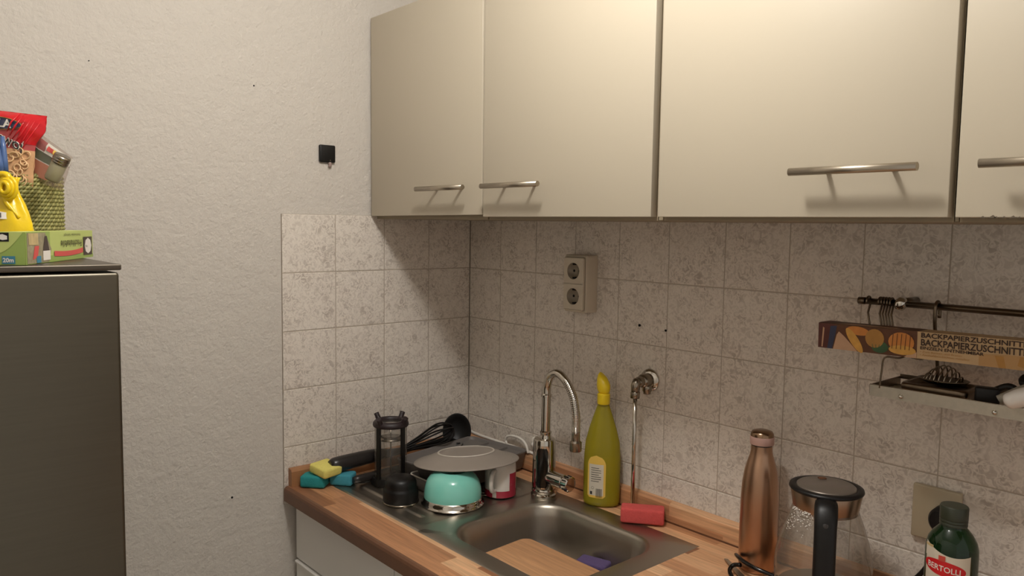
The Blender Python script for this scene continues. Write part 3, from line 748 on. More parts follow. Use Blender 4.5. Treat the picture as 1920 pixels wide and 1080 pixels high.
# small tub whose pale rim peeks out left of the plate
kb = thing('plastic_tub', 'small dark tub with pale rim peeking out left of the plate, behind the press lid', 'container', (.27, -.335, FZ))
def tubr(ins, z, rr): return [V((.262+p[0], -.318+p[1], FZ+z)) for p in rrect(0, 0, .050-ins, .044-ins, rr, 4)]
t2 = MB(); loft(t2, [tubr(.010, .001, .012), tubr(.003, .036, .014), tubr(.005, .036, .012), tubr(.012, .004, .010)], True, True); t2.build('tub_wall', 'dgrey', kb)
t2 = MB(); t2.tube([V((p[0]+.262, p[1]-.318, FZ+.0375)) for p in rrect(0, 0, .049, .043, .014, 6)], .0019, 8, closed=True); t2.build('pale_rim', 'lgrey', kb)

# ================================================================ BLACK UTENSILS in the corner
def Vv(*a): return V(a)
# frying pan handle style spatula with thick handle
ut = thing('ladle', 'black nylon ladle whose round head leans into the tiled corner', 'ladle', (.07, -.10, .99))
hc = V((.050, -.082, .978)); hn = V((.74, -.62, .28)).normalized(); hx_ = V((0, 0, 1)); hx_ = (hx_-hn*hx_.dot(hn)).normalized(); hy_ = hn.cross(hx_)
HM = Matrix((hx_, hy_, hn)).transposed()
MB().lathe([(0, -.014), (.022, -.012), (.036, -.006), (.046, .004), (.0475, .006), (.045, .006), (.034, -.002), (.020, -.008), (0, -.010)], hc, 32, 1.12, .90, axis=HM).build('ladle_head', 'black', ut)
MB().tube(catmull([hc-hx_*.03-hy_*0+hn*.006, V((.060, -.130, .962)), V((.052, -.22, .957)), V((.042, -.33, .949))], 5), [.006, .006, .006, .006, .006, .006, .006, .006, .006, .006, .007, .008, .009, .009, .010, .010], 12).build('handle', 'black', ut)
wk = thing('whisk', 'black balloon whisk with thick handle lying on the drainer beside the wall', 'whisk', (.10, -.3, .95))
w0 = V((.070, -.513, .960)); w1 = V((.080, -.350, .968)); w2 = V((.085, -.300, .968)); w3 = V((.085, -.125, .998))
MB().tube(catmull([w0, w0.lerp(w1, .3), w0.lerp(w1, .7), w1], 5), [.014, .0190, .0200, .0202, .0203, .0203, .0203, .020, .020, .0195, .019, .018, .017, .016, .014, .012], 18).build('handle', 'smoke', wk)
MB().tube([w1, w1.lerp(w2, .4), w2], [.011, .009, .0075], 12).build('ferrule', 'black', wk)
ax_ = (w3-w2).normalized(); sd = ax_.cross(V((0, 0, 1))).normalized(); u2 = sd.cross(ax_)
for k in range(5):
    a = PI*k/5; q = sd*math.cos(a)+u2*math.sin(a)
    loop = catmull([w2+q*.005, w2.lerp(w3, .35)+q*.017, w2.lerp(w3, .72)+q*.031, w2.lerp(w3, .93)+q*.022, w3, w2.lerp(w3, .93)-q*.022, w2.lerp(w3, .72)-q*.031, w2.lerp(w3, .35)-q*.017, w2-q*.005], 5)
    MB().tube(loop, .0024, 6).build('wire_loop', 'black', wk)
sp = thing('slotted_spoon', 'black slotted serving spoon lying under the whisk', 'spoon', (.10, -.3, .93))
MB().tube(catmull([V((.115, -.47, .924)), V((.115, -.40, .926)), V((.112, -.30, .930)), V((.108, -.21, .936))], 5), [.008, .011, .0115, .0115, .011, .011, .0105, .010, .009, .008, .007, .0065, .006, .006, .006, .006], 12).build('handle', 'smoke', sp)
s2 = MB(); 
def spoon(u, v):
    a = (u*2-1); y = -.21+v*.10; wd = .028*math.sin(PI*min(1, .12+v*.86))**.6
    return V((.108+a*wd, y, .938+.012*v+.010*a*a))
s2.grid(spoon, 10, 12); o = s2.build('spoon_head', 'black', sp, fix=False)
sm_ = o.modifiers.new('thick', 'SOLIDIFY'); sm_.thickness = .003
pn_ = thing('pan_handle_spatula', 'second black kitchen turner lying lowest, handle end behind the blue sponge', 'spatula', (.12, -.3, .915))
MB().tube(catmull([V((.108, -.445, .9155)), V((.120, -.36, .9155)), V((.118, -.27, .9155))], 5), [.006, .008, .0085, .0085, .008, .0075, .007, .0065, .006, .006, .006], 12).build('handle', 'smoke', pn_)
MB().box((.112, -.225, .9165), (.060, .090, .004), bevel=.0015).build('blade', 'black', pn_)

# ================================================================ WHITE CABLE WITH SUCTION HOOK
cb = thing('cable', 'white cable lying on the upstand along the tiles behind the tray, looped once', 'cable', (.2, -.012, .96))
zc = ZW+.0515
MB().tube(catmull([V((.004, -.014, zc+.030)), V((.018, -.014, zc+.008)), V((.06, -.011, zc)), V((.12, -.012, zc)), V((.20, -.012, zc)), V((.26, -.012, zc)), V((.31, -.013, zc)), V((.345, -.016, zc-.004)), V((.372, -.024, zc-.022)), V((.384, -.032, ZW+.005)), V((.40, -.040, ZW+.0035))], 8), .0042, 10).build('cord', 'cord', cb)
MB().tube(catmull([V((.300, -.020, zc-.001)), V((.292, -.020, zc+.018)), V((.270, -.018, zc+.031)), V((.235, -.016, zc+.033)), V((.205, -.014, zc+.026)), V((.193, -.012, zc+.012)), V((.198, -.012, zc+.003))], 8), .0036, 10).build('loop', 'cord', cb)
hk = thing('suction_hook', 'small white round suction hook stuck to the tiles above the cable loop', 'hook', (.307, 0, zc+.02))
MB().lathe([(0, .0005), (.020, .0005), (.021, .002), (.017, .005), (.008, .007), (.006, .014), (0, .015)], (.310, 0, zc+.024), 32, axis=ay).build('disc', 'cord', hk)

# ================================================================ DOUBLE SOCKET
ds = thing('double_socket', 'ivory surface-mounted double power socket on the tiles left of the centre', 'socket', (.48, 0, 1.445))
def rr3(cx, cz, hx, hz, r, y): return [V((p[0], y, p[1])) for p in rrect(cx, cz, hx, hz, r, 4)]
SCX, SCZ = .490, 1.449
b_ = MB(); loft(b_, [rr3(SCX, SCZ, .0405, .0735, .006, -.0008), rr3(SCX, SCZ, .0405, .0735, .006, -.037), rr3(SCX, SCZ, .0385, .0715, .006, -.040), rr3(SCX, SCZ, .0355, .0685, .005, -.0405), rr3(SCX, SCZ, .0352, .0682, .005, -.0300)], True, True); b_.build('surface_box', 'socket', ds, auto=A40)
b_ = MB(); loft(b_, [rr3(SCX, SCZ, .0345, .0675, .005, -.0405), rr3(SCX, SCZ, .0345, .0675, .005, -.0470), rr3(SCX, SCZ, .0330, .0660, .005, -.0485)], False, False)
fr_ = MB(); 
b_.build('cover_frame', 'socket', ds, auto=A40)
# cover face with two round recesses
K2 = 32
for k, cz in enumerate((SCZ+.0325, SCZ-.0325)):
    f_ = MB(); circ = [V((SCX+math.cos(a)*.0215, -.0485, cz+math.sin(a)*.0215)) for a in [2*PI*i/K2 for i in range(K2)]]
    sq = []
    for a in [2*PI*i/K2 for i in range(K2)]:
        c_, s_ = math.cos(a), math.sin(a); t_ = min(.0330/abs(c_) if abs(c_) > 1e-6 else 9, .0330/abs(s_) if abs(s_) > 1e-6 else 9); sq.append(V((SCX+c_*t_, -.0485, cz+s_*t_)))
    loft(f_, [sq, circ], smooth=False); f_.build('cover_face', 'socket', ds)
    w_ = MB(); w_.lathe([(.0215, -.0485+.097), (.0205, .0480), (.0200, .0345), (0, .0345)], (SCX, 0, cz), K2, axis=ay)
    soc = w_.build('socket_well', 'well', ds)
    h_ = MB()
    for sx in (-.0095, .0095): h_.lathe([(0, .0352), (.0034, .0352), (.0034, .0346)], (SCX+sx, 0, cz), 12, axis=ay)
    for sz in (-.0175, .0175): h_.box((SCX, -.0400, cz+sz), (.009, .012, .0045))
    h_.build('contact_hole', 'hole', soc)

# ================================================================ SINGLE SOCKET, PLUG AND KETTLE LEAD
ss_ = thing('wall_socket', 'yellowed square power socket on the tiles behind the green oil bottle', 'socket', (1.372, 0, 1.09))
b_ = MB(); b_.box((1.365, -.0055, 1.092), (.081, .010, .098), bevel=.003); b_.build('cover_plate', 'socket2', ss_)
pg = thing('plug', 'black power plug with lead running down behind the glass kettle', 'plug', (1.376, -.03, 1.085))
pgx, pgz = 1.382, 1.094
MB().lathe([(0, .0110), (.0195, .0110), (.0200, .018), (.0190, .040), (.0150, .046), (0, .047)], (pgx, 0, pgz), 28, .95, 1.15, axis=ay).build('plug_body', 'black', pg, auto=A40)
MB().tube(catmull([V((pgx-.002, -.040, pgz-.012)), V((pgx-.004, -.050, pgz-.045)), V((pgx-.012, -.055, pgz-.085)), V((pgx-.045, -.055, pgz-.130)), V((pgx-.085, -.055, pgz-.160)), V((pgx-.13, -.050, ZW+.006)), V((pgx-.16, -.050, ZW+.0045))], 8), .0042, 12).build('lead', 'black', pg)

# ================================================================ SWITCH PLATE on the plastered wall
sq_ = thing('cable_outlet', 'small square black cover plate on the white wall left of the cabinets', 'outlet', (0, -.479, 1.776))
a0 = -.479; z0 = 1.7765
MB().box((-TT+.005, a0, z0), (.010, .0455, .0455), bevel=.0035).build('cover', 'black', sq_)
MB().tube([(-TT+.009, a0+.006, z0-.017), (-TT+.012, a0+.006, z0-.017)], .0014, 10).build('screw', 'dchrome', sq_)
MB().tube(catmull([V((-TT+.004, a0+.007, z0-.020)), V((-TT+.006, a0+.008, z0-.026)), V((-TT+.004, a0+.0085, z0-.033))], 4), .0045, 10).build('cable_stub', mat('greyish_stub', (150, 130, 122), .6), sq_)

# ================================================================ COPPER BOTTLE
cx_, cy_ = 1.060, -.080; cz_ = ZW
cbt = thing('drinks_bottle', 'tall copper coloured steel drinking bottle with a rosy collar standing by the tiles', 'bottle', (cx_, cy_, cz_))
MB().lathe([(0, .001), (.0335, .001), (.0350, .003), (.0365, .006), (.0372, .012), (.0374, .10), (.0370, .150), (.0352, .180), (.0315, .205), (.0265, .224), (.0225, .236), (.0210, .245), (.0208, .256), (0, .257)], (cx_, cy_, cz_), 56).build('flask', 'copper', cbt, auto=A40)
MB().lathe([(.0195, .252), (.0205, .2535), (.0205, .2575), (.0195, .259)], (cx_, cy_, cz_), 40).build('black_seal', 'black', cbt)
MB().lathe([(.018, .2585), (.0232, .2585), (.0236, .260), (.0236, .273), (.0230, .2745), (.018, .2745)], (cx_, cy_, cz_), 40).build('collar', 'pink', cbt, auto=A40)
MB().lathe([(.0228, .2745), (.0222, .280), (.0195, .2845), (.012, .287), (0, .2875)], (cx_, cy_, cz_), 40).build('cap', mat('bronze_cap', (150, 122, 98), .22, 1.0), cbt)

# ================================================================ SCISSORS in front of the copper bottle
sc_ = thing('scissors', 'scissors with black looped handles and steel blade lying in front of the copper bottle', 'scissors', (1.10, -.15, ZW))
bl = MB(); bl.prism([V((.998, -.103, ZW+.004)), V((1.004, -.099, ZW+.004)), V((1.085, -.150, ZW+.004)), V((1.075, -.160, ZW+.004))], (0, 0, 1), .002); bl.build('blade', 'steel', sc_)
MB().tube(catmull([V((1.030, -.112, ZW+.028)), V((1.060, -.135, ZW+.032)), V((1.095, -.143, ZW+.030)), V((1.135, -.130, ZW+.022)), V((1.150, -.115, ZW+.012)), V((1.140, -.120, ZW+.005))], 6), [.0032]*1+[.0042]*30, 10).build('handle', 'blackg', sc_)
MB().tube(catmull([V((1.060, -.140, ZW+.024)), V((1.045, -.142, ZW+.019)), V((1.045, -.155, ZW+.012)), V((1.062, -.170, ZW+.008)), V((1.090, -.178, ZW+.007)), V((1.115, -.172, ZW+.010))], 6), .0042, 10).build('handle', 'blackg', sc_)

# ================================================================ GLASS KETTLE
kx, ky = 1.236, -.158; kz = ZW
kt = thing('kettle', 'glass electric kettle with black handle and steel lid rim in the right foreground', 'kettle', (kx, ky, kz))
MB().lathe([(0, 0), (.082, 0), (.085, .003), (.085, .020), (.080, .026), (0, .026)], (kx, ky, kz), 56).build('power_base', 'black', kt, auto=A40)
MB().lathe([(.076, .026), (.082, .028), (.083, .046), (.081, .048), (0, .048)], (kx, ky, kz), 56).build('heater_ring', 'nickel', kt, auto=A40)
MB().lathe([(.0815, .048), (.0865, .060), (.0880, .078), (.0860, .105), (.0790, .135), (.0690, .165), (.0605, .186), (.0570, .196)], (kx, ky, kz), 64).build('glass_body', 'kglass', kt, fix=False)
MB().lathe([(.0555, .1885), (.0575, .1880), (.0640, .224), (.0630, .226), (.0560, .222)], (kx, ky, kz), 64).build('steel_collar', mat('warm_steel_band', (160, 138, 118), .28, 1.0), kt, auto=A40)
MB().lathe([(.0650, .2235), (.0665, .2255), (.0655, .2290), (.0560, .2305), (.0520, .2275), (.0500, .2275)], (kx, ky, kz), 64).build('rim_ring', 'black', kt)
MB().lathe([(.0535, .2270), (.0530, .2300), (.0505, .2320), (0, .2335)], (kx, ky, kz), 56).build('lid', mat('grey_lid', (118, 108, 98), .35, .5), kt)
MB().box((kx-.022, ky+.026, kz+.2333), (.014, .010, .002), rot=Matrix.Rotation(.85, 3, 'Z'), bevel=.0006).build('lid_button', 'brown', kt)
ka = math.atan2(-1.47-ky, 1.88-kx)+.02; kd = V((math.cos(ka), math.sin(ka), 0)); kp = V((-kd.y, kd.x, 0)); kc = V((kx, ky, kz))
hnd = MB()
sec = [(.056, .216, .019, .010), (.072, .214, .020, .013), (.086, .205, .0200, .014), (.096, .185, .0190, .012), (.104, .155, .0188, .011), (.112, .115, .0188, .011), (.118, .075, .0188, .011), (.120, .050, .0180, .010), (.112, .036, .016, .008), (.085, .034, .014, .006)]
rgs = []
for i, (d_, z_, hw, ht) in enumerate(sec):
    a_ = sec[max(i-1, 0)]; b2 = sec[min(i+1, len(sec)-1)]; t_ = V((b2[0]-a_[0], 0, b2[1]-a_[1])).normalized(); nn = V((-t_.z, 0, t_.x))
    ring = []
    for k in range(20):
        al = 2*PI*k/20; cu, su = math.cos(al), math.sin(al); e_ = .7
        lx_ = math.copysign(abs(cu)**e_, cu)*hw; ln = math.copysign(abs(su)**e_, su)*ht
        ring.append(kc+kp*lx_+kd*(d_+nn.x*ln)+V((0, 0, z_+nn.z*ln)))
    rgs.append(ring)
loft(hnd, rgs, True, True); ho = hnd.build('handle', 'black', kt)
MB().lathe([(0, 0), (.011, 0), (.0105, .002), (.004, .0055), (0, .006)], kc+kd*.100+V((0, 0, .192)), 24, axis=Matrix((kp, V((0, 0, 1)).cross(kp)*1.0, kd)).transposed() if False else V((0, 0, 1)).rotation_difference((kd*.8+V((0, 0, .6))).normalized()).to_matrix()).build('thumb_button', 'smoke', ho)
dp = MB(); rnd = random.Random(3)
gp = [(.0570, .196), (.0605, .186), (.0690, .165), (.0790, .135), (.0860, .105)]
for i in range(170):
    a = ka-rnd.uniform(.35, 1.25); t_ = rnd.random()**1.6*2.4; k = int(t_); f_ = t_-k
    r_ = gp[k][0]*(1-f_)+gp[k+1][0]*f_; z_ = gp[k][1]*(1-f_)+gp[k+1][1]*f_; s_ = rnd.uniform(.0008, .0017)
    c = kc+V((math.cos(a)*r_*1.004, math.sin(a)*r_*1.004, z_))
    dp.add([c+V(q)*s_ for q in ((1, 0, 0), (-1, 0, 0), (0, 1, 0), (0, -1, 0), (0, 0, 1), (0, 0, -1))], [(0, 2, 4), (2, 1, 4), (1, 3, 4), (3, 0, 4), (2, 0, 5), (1, 2, 5), (3, 1, 5), (0, 3, 5)], 0, True)
d_o = dp.build('water_drops', mat('bright_droplet', (235, 230, 222), .05, .3), kt); d_o['kind'] = 'stuff'

kt.scale = (.945, .945, 1.025)

# ================================================================ OLIVE OIL BOTTLE
ox, oy = 1.432, -.120; oz = ZW
ob = thing('oil_bottle', 'green glass oil bottle with dark screw cap and white and red label', 'bottle', (ox, oy, oz))
op_ = [(0, 0), (.034, 0), (.0375, .004), (.0385, .012), (.0385, .168), (.0380, .180), (.0352, .191), (.0290, .202), (.0215, .211), (.0180, .2155), (.0175, .222), (0, .222)]
MB().lathe(op_, (ox, oy, oz), 56).build('glass', 'oil', ob)
MB().lathe([(0, .002), (.0350, .004), (.0360, .012), (.0360, .166), (0, .1665)], (ox, oy, oz), 40).build('oil', mat('dark_green_oil', (18, 48, 14), .3), ob)
MB().lathe([(.0190, 0.2155), (.0205, 0.2160), (.0205, 0.2195), (.0198, 0.2205), (.0206, 0.2215), (.0206, 0.2245), (.0200, 0.2255), (.0208, 0.2265), (.0208, 0.2455), (.0195, 0.2475), (0, 0.2480)], (ox, oy, oz), 40).build('screw_cap', mat('dark_olive_cap', (44, 48, 34), .4), ob, auto=A40)
oa = math.atan2(-1.47-oy, 1.88-ox)-.18
of_ = lambda lift, da=0: (lambda x, y: V((ox+math.cos(oa+da+x/.0385)*(.0385+lift), oy+math.sin(oa+da+x/.0385)*(.0385+lift), oz+y)))
l1 = MB(); ff = of_(.0004)
l1.grid(lambda u, v: ff((u*2-1)*.036+.000, .02+v*(.160 - .010*math.sin(max(0, u)*PI*.9) + .010*(1-u))), 24, 8); lo_ = l1.build('front_label', 'paper', ob, fix=False)
l1 = MB(); ff2 = of_(.0008); n_ = 32; el = [ff2(math.cos(2*PI*i/n_)*.0330-.004, .153+math.sin(2*PI*i/n_)*.0125-(math.cos(2*PI*i/n_))*.002) for i in range(n_)]
l1.grid(lambda u, v: ff2(-.004+math.cos(PI*(1-u))*.033, .153-math.cos(PI*(1-u))*.002+(v*2-1)*.0125*math.sin(PI*min(1, max(0, u)))), 24, 2)
l1.build('red_oval', mat('label_red', (196, 26, 34), .4), lo_, fix=False)
l1 = MB(); ff3 = of_(.0012); add_text(l1, 'BERTOLLI', .0128, lambda x, y: ff3(x-.004, y+.1485-x*.06), bold=.012, align='CENTER', sx=.92); l1.build('lettering', 'whiteink', lo_, fix=False)
l1 = MB(); l1.grid(lambda u, v: ff3(-.006+(u*2-1)*.005, .1645+v*.009), 4, 2); l1.build('crest', mat('crest_red', (190, 72, 60), .5), lo_, fix=False)
l1 = MB(); l1.grid(lambda u, v: ff2(-.037+u*.0165, .166+v*.020), 6, 2, mi=0); l1.grid(lambda u, v: of_(.0010)(-.037+u*.0165, .182+v*.004), 6, 1, mi=1)
l1.build('back_label', ['paper', 'boxgold'], ob, fix=False)
l1 = MB(); add_text(l1, 'Olio', .010, lambda x, y: ff3(x-.012, y+.122), align='CENTER'); l1.build('script', 'ink', lo_, fix=False)

# ================================================================ RAIL WITH HOOKS AND HANGING SHELF
RYY, RZZ = -.060, 1.468
rl = thing('hanging_rail', 'dark steel utensil rail fixed to the tiles under the right wall cabinet', 'rail', (1.234, RYY, RZZ))
MB().tube([(1.236, RYY, RZZ), (1.90, RYY, RZZ)], .0058, 18).build('rod', 'dsteel', rl)
MB().tube([(1.232, RYY, RZZ), (1.244, RYY, RZZ)], .0066, 18).build('end_cap', 'dsteel', rl)
for x in (1.308, 1.86):
    MB().tube([(x, 0, RZZ+.002), (x, RYY+.004, RZZ+.002)], .0075, 14).build('wall_bracket', 'dsteel', rl)
    MB().lathe([(0, -.012), (.006, -.011), (.0095, -.006), (.0105, 0), (.0095, .006), (.006, .011), (0, .012)], (x, RYY-.004, RZZ), 24, axis=Matrix.Rotation(.25, 3, 'Y')).build('bracket_knob', 'chrome', rl)
def s_hook(x, lab, lean=0.0, L=.085, wire=.0019, first=[]):
    pts = []
    for i in range(13):
        a = PI*1.15-i/12*PI*1.25; pts.append(V((0, -math.cos(a)*-.0085, math.sin(a)*.0085)))
    fy = pts[-1].y
    pts = [V((0, p.y, p.z)) for p in pts]
    pts += [V((lean*.3, -.009, -.02)), V((lean*.7, -.006, -.05)), V((lean, -.004, -L))]
    for i in range(1, 9): a = i/8*PI; pts.append(V((lean, -.004-.009+.009*math.cos(a), -L-.009*math.sin(a))))
    return pts
base_pts = None
def hook_thing(x, lean, lab, L=.060, wire=.0019, group=None):
    o = MB().tube([p+V((x, RYY, RZZ)) for p in s_hook(x, '', lean, L)], wire, 8).build('s_hook', 'dsteel')
    # origin to the rail
    for v in o.data.vertices: v.co -= V((x, RYY, RZZ))
    o.location = (x, RYY, RZZ); return tag(o, lab, 'hook', group)
hook_thing(1.250, .012, 'single dark steel S-hook nearest the left end of the rail')
h0 = hook_thing(1.271, .012, 'leftmost of the five dark S-hooks bunched together left of the rail bracket', group='bunched S-hooks')
for k in range(1, 5):
    h = h0.copy(); COL.objects.link(h); h.location.x += k*.0050
    h['label'] = ('second', 'middle', 'fourth', 'rightmost')[k-1]+' of the five dark S-hooks bunched together left of the rail bracket'
# hanging wire shelf with tray
TX0, TX1, TY0, TY1 = 1.300, 1.62, -.150, -.030; TZT = 1.335
hs = thing('hanging_shelf', 'metal wire shelf hanging from the rail, holding small kitchen tools', 'shelf', (TX0, TY1, 1.3))
for x in (1.367, 1.68):
    MB().tube(catmull([V((x, RYY+.010, RZZ-.020)), V((x, RYY+.009, RZZ)), V((x, RYY, RZZ+.0085)), V((x, RYY-.009, RZZ)), V((x, RYY-.008, RZZ-.03)), V((x, -.055, 1.40)), V((x, -.045, 1.36)), V((x, -.034, 1.325))], 5), .0030, 10).build('hanger', 'dsteel', hs)
fr = MB(); th = .0022
def strip(mb, a, b, z0, z1, t): 
    a = V(a); b = V(b); d = (b-a).normalized(); n = V((-d.y, d.x, 0))*t
    mb.add([V((*(q), z)) for z in (z0, z1) for q in ((a-n).to_tuple()[:2], (b-n).to_tuple()[:2], (b+n).to_tuple()[:2], (a+n).to_tuple()[:2])],
           [(0, 1, 2, 3)[::-1], (4, 5, 6, 7), (0, 1, 5, 4), (1, 2, 6, 5), (2, 3, 7, 6), (3, 0, 4, 7)])
strip(fr, (TX0, TY0, 0), (TX1+.15, TY0, 0), TZT-.019, TZT, .001); fr.build('front_strip', 'galv', hs)
MB().tube([(TX0, TY0, TZT), (TX1+.15, TY0, TZT)], .0011, 8).build('edge_highlight', 'chrome', hs)  # bright tube added as the highlight along the strip's upper edge
fr = MB(); strip(fr, (TX0, TY0, 0), (TX0, TY1, 0), TZT-.016, TZT, .001); fr.build('side_strip', 'dsteel', hs)
fr = MB(); strip(fr, (TX0, TY1, 0), (TX1+.15, TY1, 0), TZT-.004, TZT+.004, .0012); fr.build('back_strip', 'dsteel', hs)
for k in range(8):
    y = TY0+.012+k*.0135
    MB().tube([(TX0, y, TZT-.014), (TX1+.15, y, TZT-.014)], .0017, 8).build('wire_rod', 'galv', hs)
for x in (1.352, 1.49, 1.62):
    MB().lathe([(0, 0), (.0035, 0), (.004, .002), (.002, .005), (0, .0055)], (x, TY0-.0008, TZT-.012), 12, axis=ay).build('rivet', 'chrome', hs)
MB().tube(catmull([V((1.345, -.118, 1.3865)), V((1.338, -.135, 1.3835)), V((1.322, -.150, 1.3835)), V((1.318, -.150, 1.36)), V((1.316, -.150, TZT-.004))], 5), .0016, 8).build('front_stay', 'dsteel', hs)
MB().tube(catmull([V((1.367, -.056, 1.405)), V((1.367, -.07, 1.387)), V((1.367, -.12, 1.3845)), V((1.345, -.118, 1.3865))], 5), .0016, 8).build('front_stay', 'dsteel', hs)
MB().tube(catmull([V((1.68, -.056, 1.405)), V((1.68, -.07, 1.387)), V((1.68, -.155, 1.3845)), V((1.68, -.155, 1.36)), V((1.68, -.150, TZT-.004))], 5), .0016, 8).build('front_stay', 'dsteel', hs)

# egg slicer on the shelf
eg = thing('egg_slicer', 'dark metal egg slicer with arched wires lying on the hanging shelf', 'egg slicer', (1.375, -.09, TZT-.012))
eb = MB(); loft(eb, [[V((1.391+p[0], -.092+p[1], z)) for p in rrect(0, 0, hx, hy, r_, 5)] for z, hx, hy, r_ in ((TZT-.012, .050, .038, .010), (TZT+.004, .052, .040, .012), (TZT+.008, .050, .038, .012), (TZT+.008, .044, .032, .010), (TZT+.002, .042, .030, .010))], True, True)
eb.build('slicer_base', 'dsteel', eg)
eb = MB(); eb.lathe([(0, 0), (.026, .001), (.034, .006), (.036, .008), (.033, .008), (.024, .004), (0, .003)], (1.391, -.082, TZT+.007), 32, 1.1, .85); eb.build('egg_cup', 'dsteel', eg)
for k in range(8):
    x = 1.364+k*.0072; h_ = .026*math.sin(PI*(k+1.2)/9.4); wy = .026*math.sin(PI*(k+1.2)/9.4)+.004
    MB().tube([V((x+.003*math.sin(a), -.082-math.cos(a)*wy, TZT+.012+math.sin(a)*h_)) for a in [PI*i/14 for i in range(15)]], .0012, 6).build('slicing_wire', 'dchrome', eg)
# black clip thing and peeler
bk = thing('black_clip', 'black plastic clip lying right of the egg slicer on the hanging shelf', 'clip', (1.46, -.11, TZT-.012))
MB().box((1.468, -.118, TZT+.004), (.034, .020, .030), rot=Matrix.Rotation(.3, 3, 'Z'), bevel=.004).build('jaw', 'black', bk)
MB().tube(catmull([V((1.470, -.110, TZT+.010)), V((1.492, -.104, TZT+.022)), V((1.508, -.108, TZT+.014)), V((1.512, -.118, TZT-.002)), V((1.505, -.128, TZT-.008))], 5), .0055, 10).build('grip', 'black', bk)
cn = thing('can_opener', 'white handled can opener at the right end of the hanging shelf', 'can opener', (1.53, -.14, TZT))
MB().tube(catmull([V((1.503, -.150, TZT+.004)), V((1.515, -.150, TZT+.012)), V((1.545, -.150, TZT+.026)), V((1.60, -.148, TZT+.040))], 6), [.006, .0095, .0115, .0125, .013, .013, .0135]+[.014]*12, 20).build('handle', 'white', cn)
MB().tube(catmull([V((1.490, -.138, TZT+.006)), V((1.520, -.132, TZT+.026)), V((1.56, -.130, TZT+.046)), V((1.60, -.130, TZT+.060))], 6), .0065, 14).build('handle', mat('grey_handle', (150, 144, 130), .35), cn)
MB().lathe([(.006, 0), (.0135, 0), (.0145, .003), (.0145, .008), (.0125, .011), (.006, .011)], (1.523, -.112, TZT+.032), 28, axis=Matrix.Rotation(.5, 3, 'X')).build('turning_ring', 'black', cn)

# ================================================================ BAKING PAPER BOX
BA, BB = V((1.196, -.133, 1.384)), V((1.60, -.133, 1.3905))
bpn = thing('baking_paper_box', 'long printed carton of baking paper lying on the hanging shelf stays', 'box', BA)
bx_d = (BB-BA).normalized(); bz_d = V((0, 0, 1)); bz_d = (bz_d-bx_d*bz_d.dot(bx_d)).normalized(); by_d = bz_d.cross(bx_d); Lb = (BB-BA).length; Hb = .0445; Db = .042
def bpt(x, z, y=0): return BA+bx_d*x+bz_d*z+by_d*y
c_ = MB(); q = [bpt(0, 0), bpt(Lb, 0), bpt(Lb, 0, Db), bpt(0, 0, Db)]
c_.add([bpt(x, z, y) for z in (0, Hb) for x, y in ((0, 0), (Lb, 0), (Lb, Db), (0, Db))], [(0, 1, 2, 3), (4, 5, 6, 7), (0, 1, 5, 4), (1, 2, 6, 5), (2, 3, 7, 6), (3, 0, 4, 7)])
c_.build('carton', 'kraft', bpn)
bfr = plane_fn(BA, bx_d, bz_d, -by_d, .0004); bf2 = plane_fn(BA, bx_d, bz_d, -by_d, .0008); bf3 = plane_fn(BA, bx_d, bz_d, -by_d, .0012)
# printed picture: basket, linen, loaf shapes (front) wrapping the upper edge
def shape(mb, f, pts, mi):
    k = len(mb.f); O_, X_, Y_ = f(0, 0), f(1, 0), f(0, 1); nn = (X_-O_).cross(Y_-O_).normalized()
    if (CAM-O_).dot(nn) < 0: nn = -nn
    mb.add([f(x, y)+nn*(k*.00003) for x, y in pts], [list(range(len(pts)))], mi)
pm = MB(); PW = .170; mats_p = ['brown', 'kdark', 'beige', 'orange', 'bread', 'leafg', 'kraft2', 'navy']
shape(pm, bfr, [(0, 0), (PW, 0), (PW, Hb), (0, Hb)], 0)
shape(pm, bf2, [(0, .0), (.016, 0), (.024, .030), (.030, Hb), (0, Hb)], 1)
shape(pm, bf2, [(.017, 0), (.026, 0), (.032, .028), (.034, .042), (.022, .040), (.020, .020)], 7)
for k in range(3): shape(pm, bf3, [(.002+k*.0045, .002), (.0045+k*.0045, .002), (.0065+k*.005, .036), (.0035+k*.005, .038)], 2 if k % 2 else 1)
shape(pm, bf2, [(.028, 0), (.072, 0), (.060, .012), (.048, .024), (.038, .032), (.034, .026)], 2)
def ellipse(cx, cy, rx, ry, rot=0, n=20):
    return [(cx+math.cos(2*PI*i/n)*rx*math.cos(rot)-math.sin(2*PI*i/n)*ry*math.sin(rot), cy+math.cos(2*PI*i/n)*rx*math.sin(rot)+math.sin(2*PI*i/n)*ry*math.cos(rot)) for i in range(n)]
shape(pm, bf3, ellipse(.066, .019, .025, .0075, -.95), 4); shape(pm, bf2, ellipse(.072, .036, .020, .0075, -.1), 3)
shape(pm, bf3, [(min(PW-.001, x), max(.0005, min(Hb-.0005, y))) for x, y in ellipse(.101, .026, .016, .016)], 6); shape(pm, bf2, [(x, max(.0005, min(Hb-.0005, y))) for x, y in ellipse(.110, .012, .014, .010)], 5)
shape(pm, bf3, [(x, max(.0005, min(Hb-.0005, y))) for x, y in ellipse(.145, .024, .021, .0165)], 3)
shape(pm, bf3, [(x, y) for x, y in ellipse(.147, .011, .022, .0078)], 4)
shape(pm, bf2, [(.150, 0), (PW, 0), (PW, .010), (.158, .006)], 2)
for k in range(6): shape(pm, bf3, [(.100+k*.0035, .004), (.1008+k*.0035, .004), (.098+k*.006, .016), (.097+k*.006, .016)], 5)
bf4 = plane_fn(BA, bx_d, bz_d, -by_d, .0016)
for k in range(5): shape(pm, bf4, [(.130+k*.007, .012), (.131+k*.007, .012), (.1325+k*.007, .038), (.1315+k*.007, .038)], 0)
pm.build('picture_print', mats_p, bpn, fix=False)
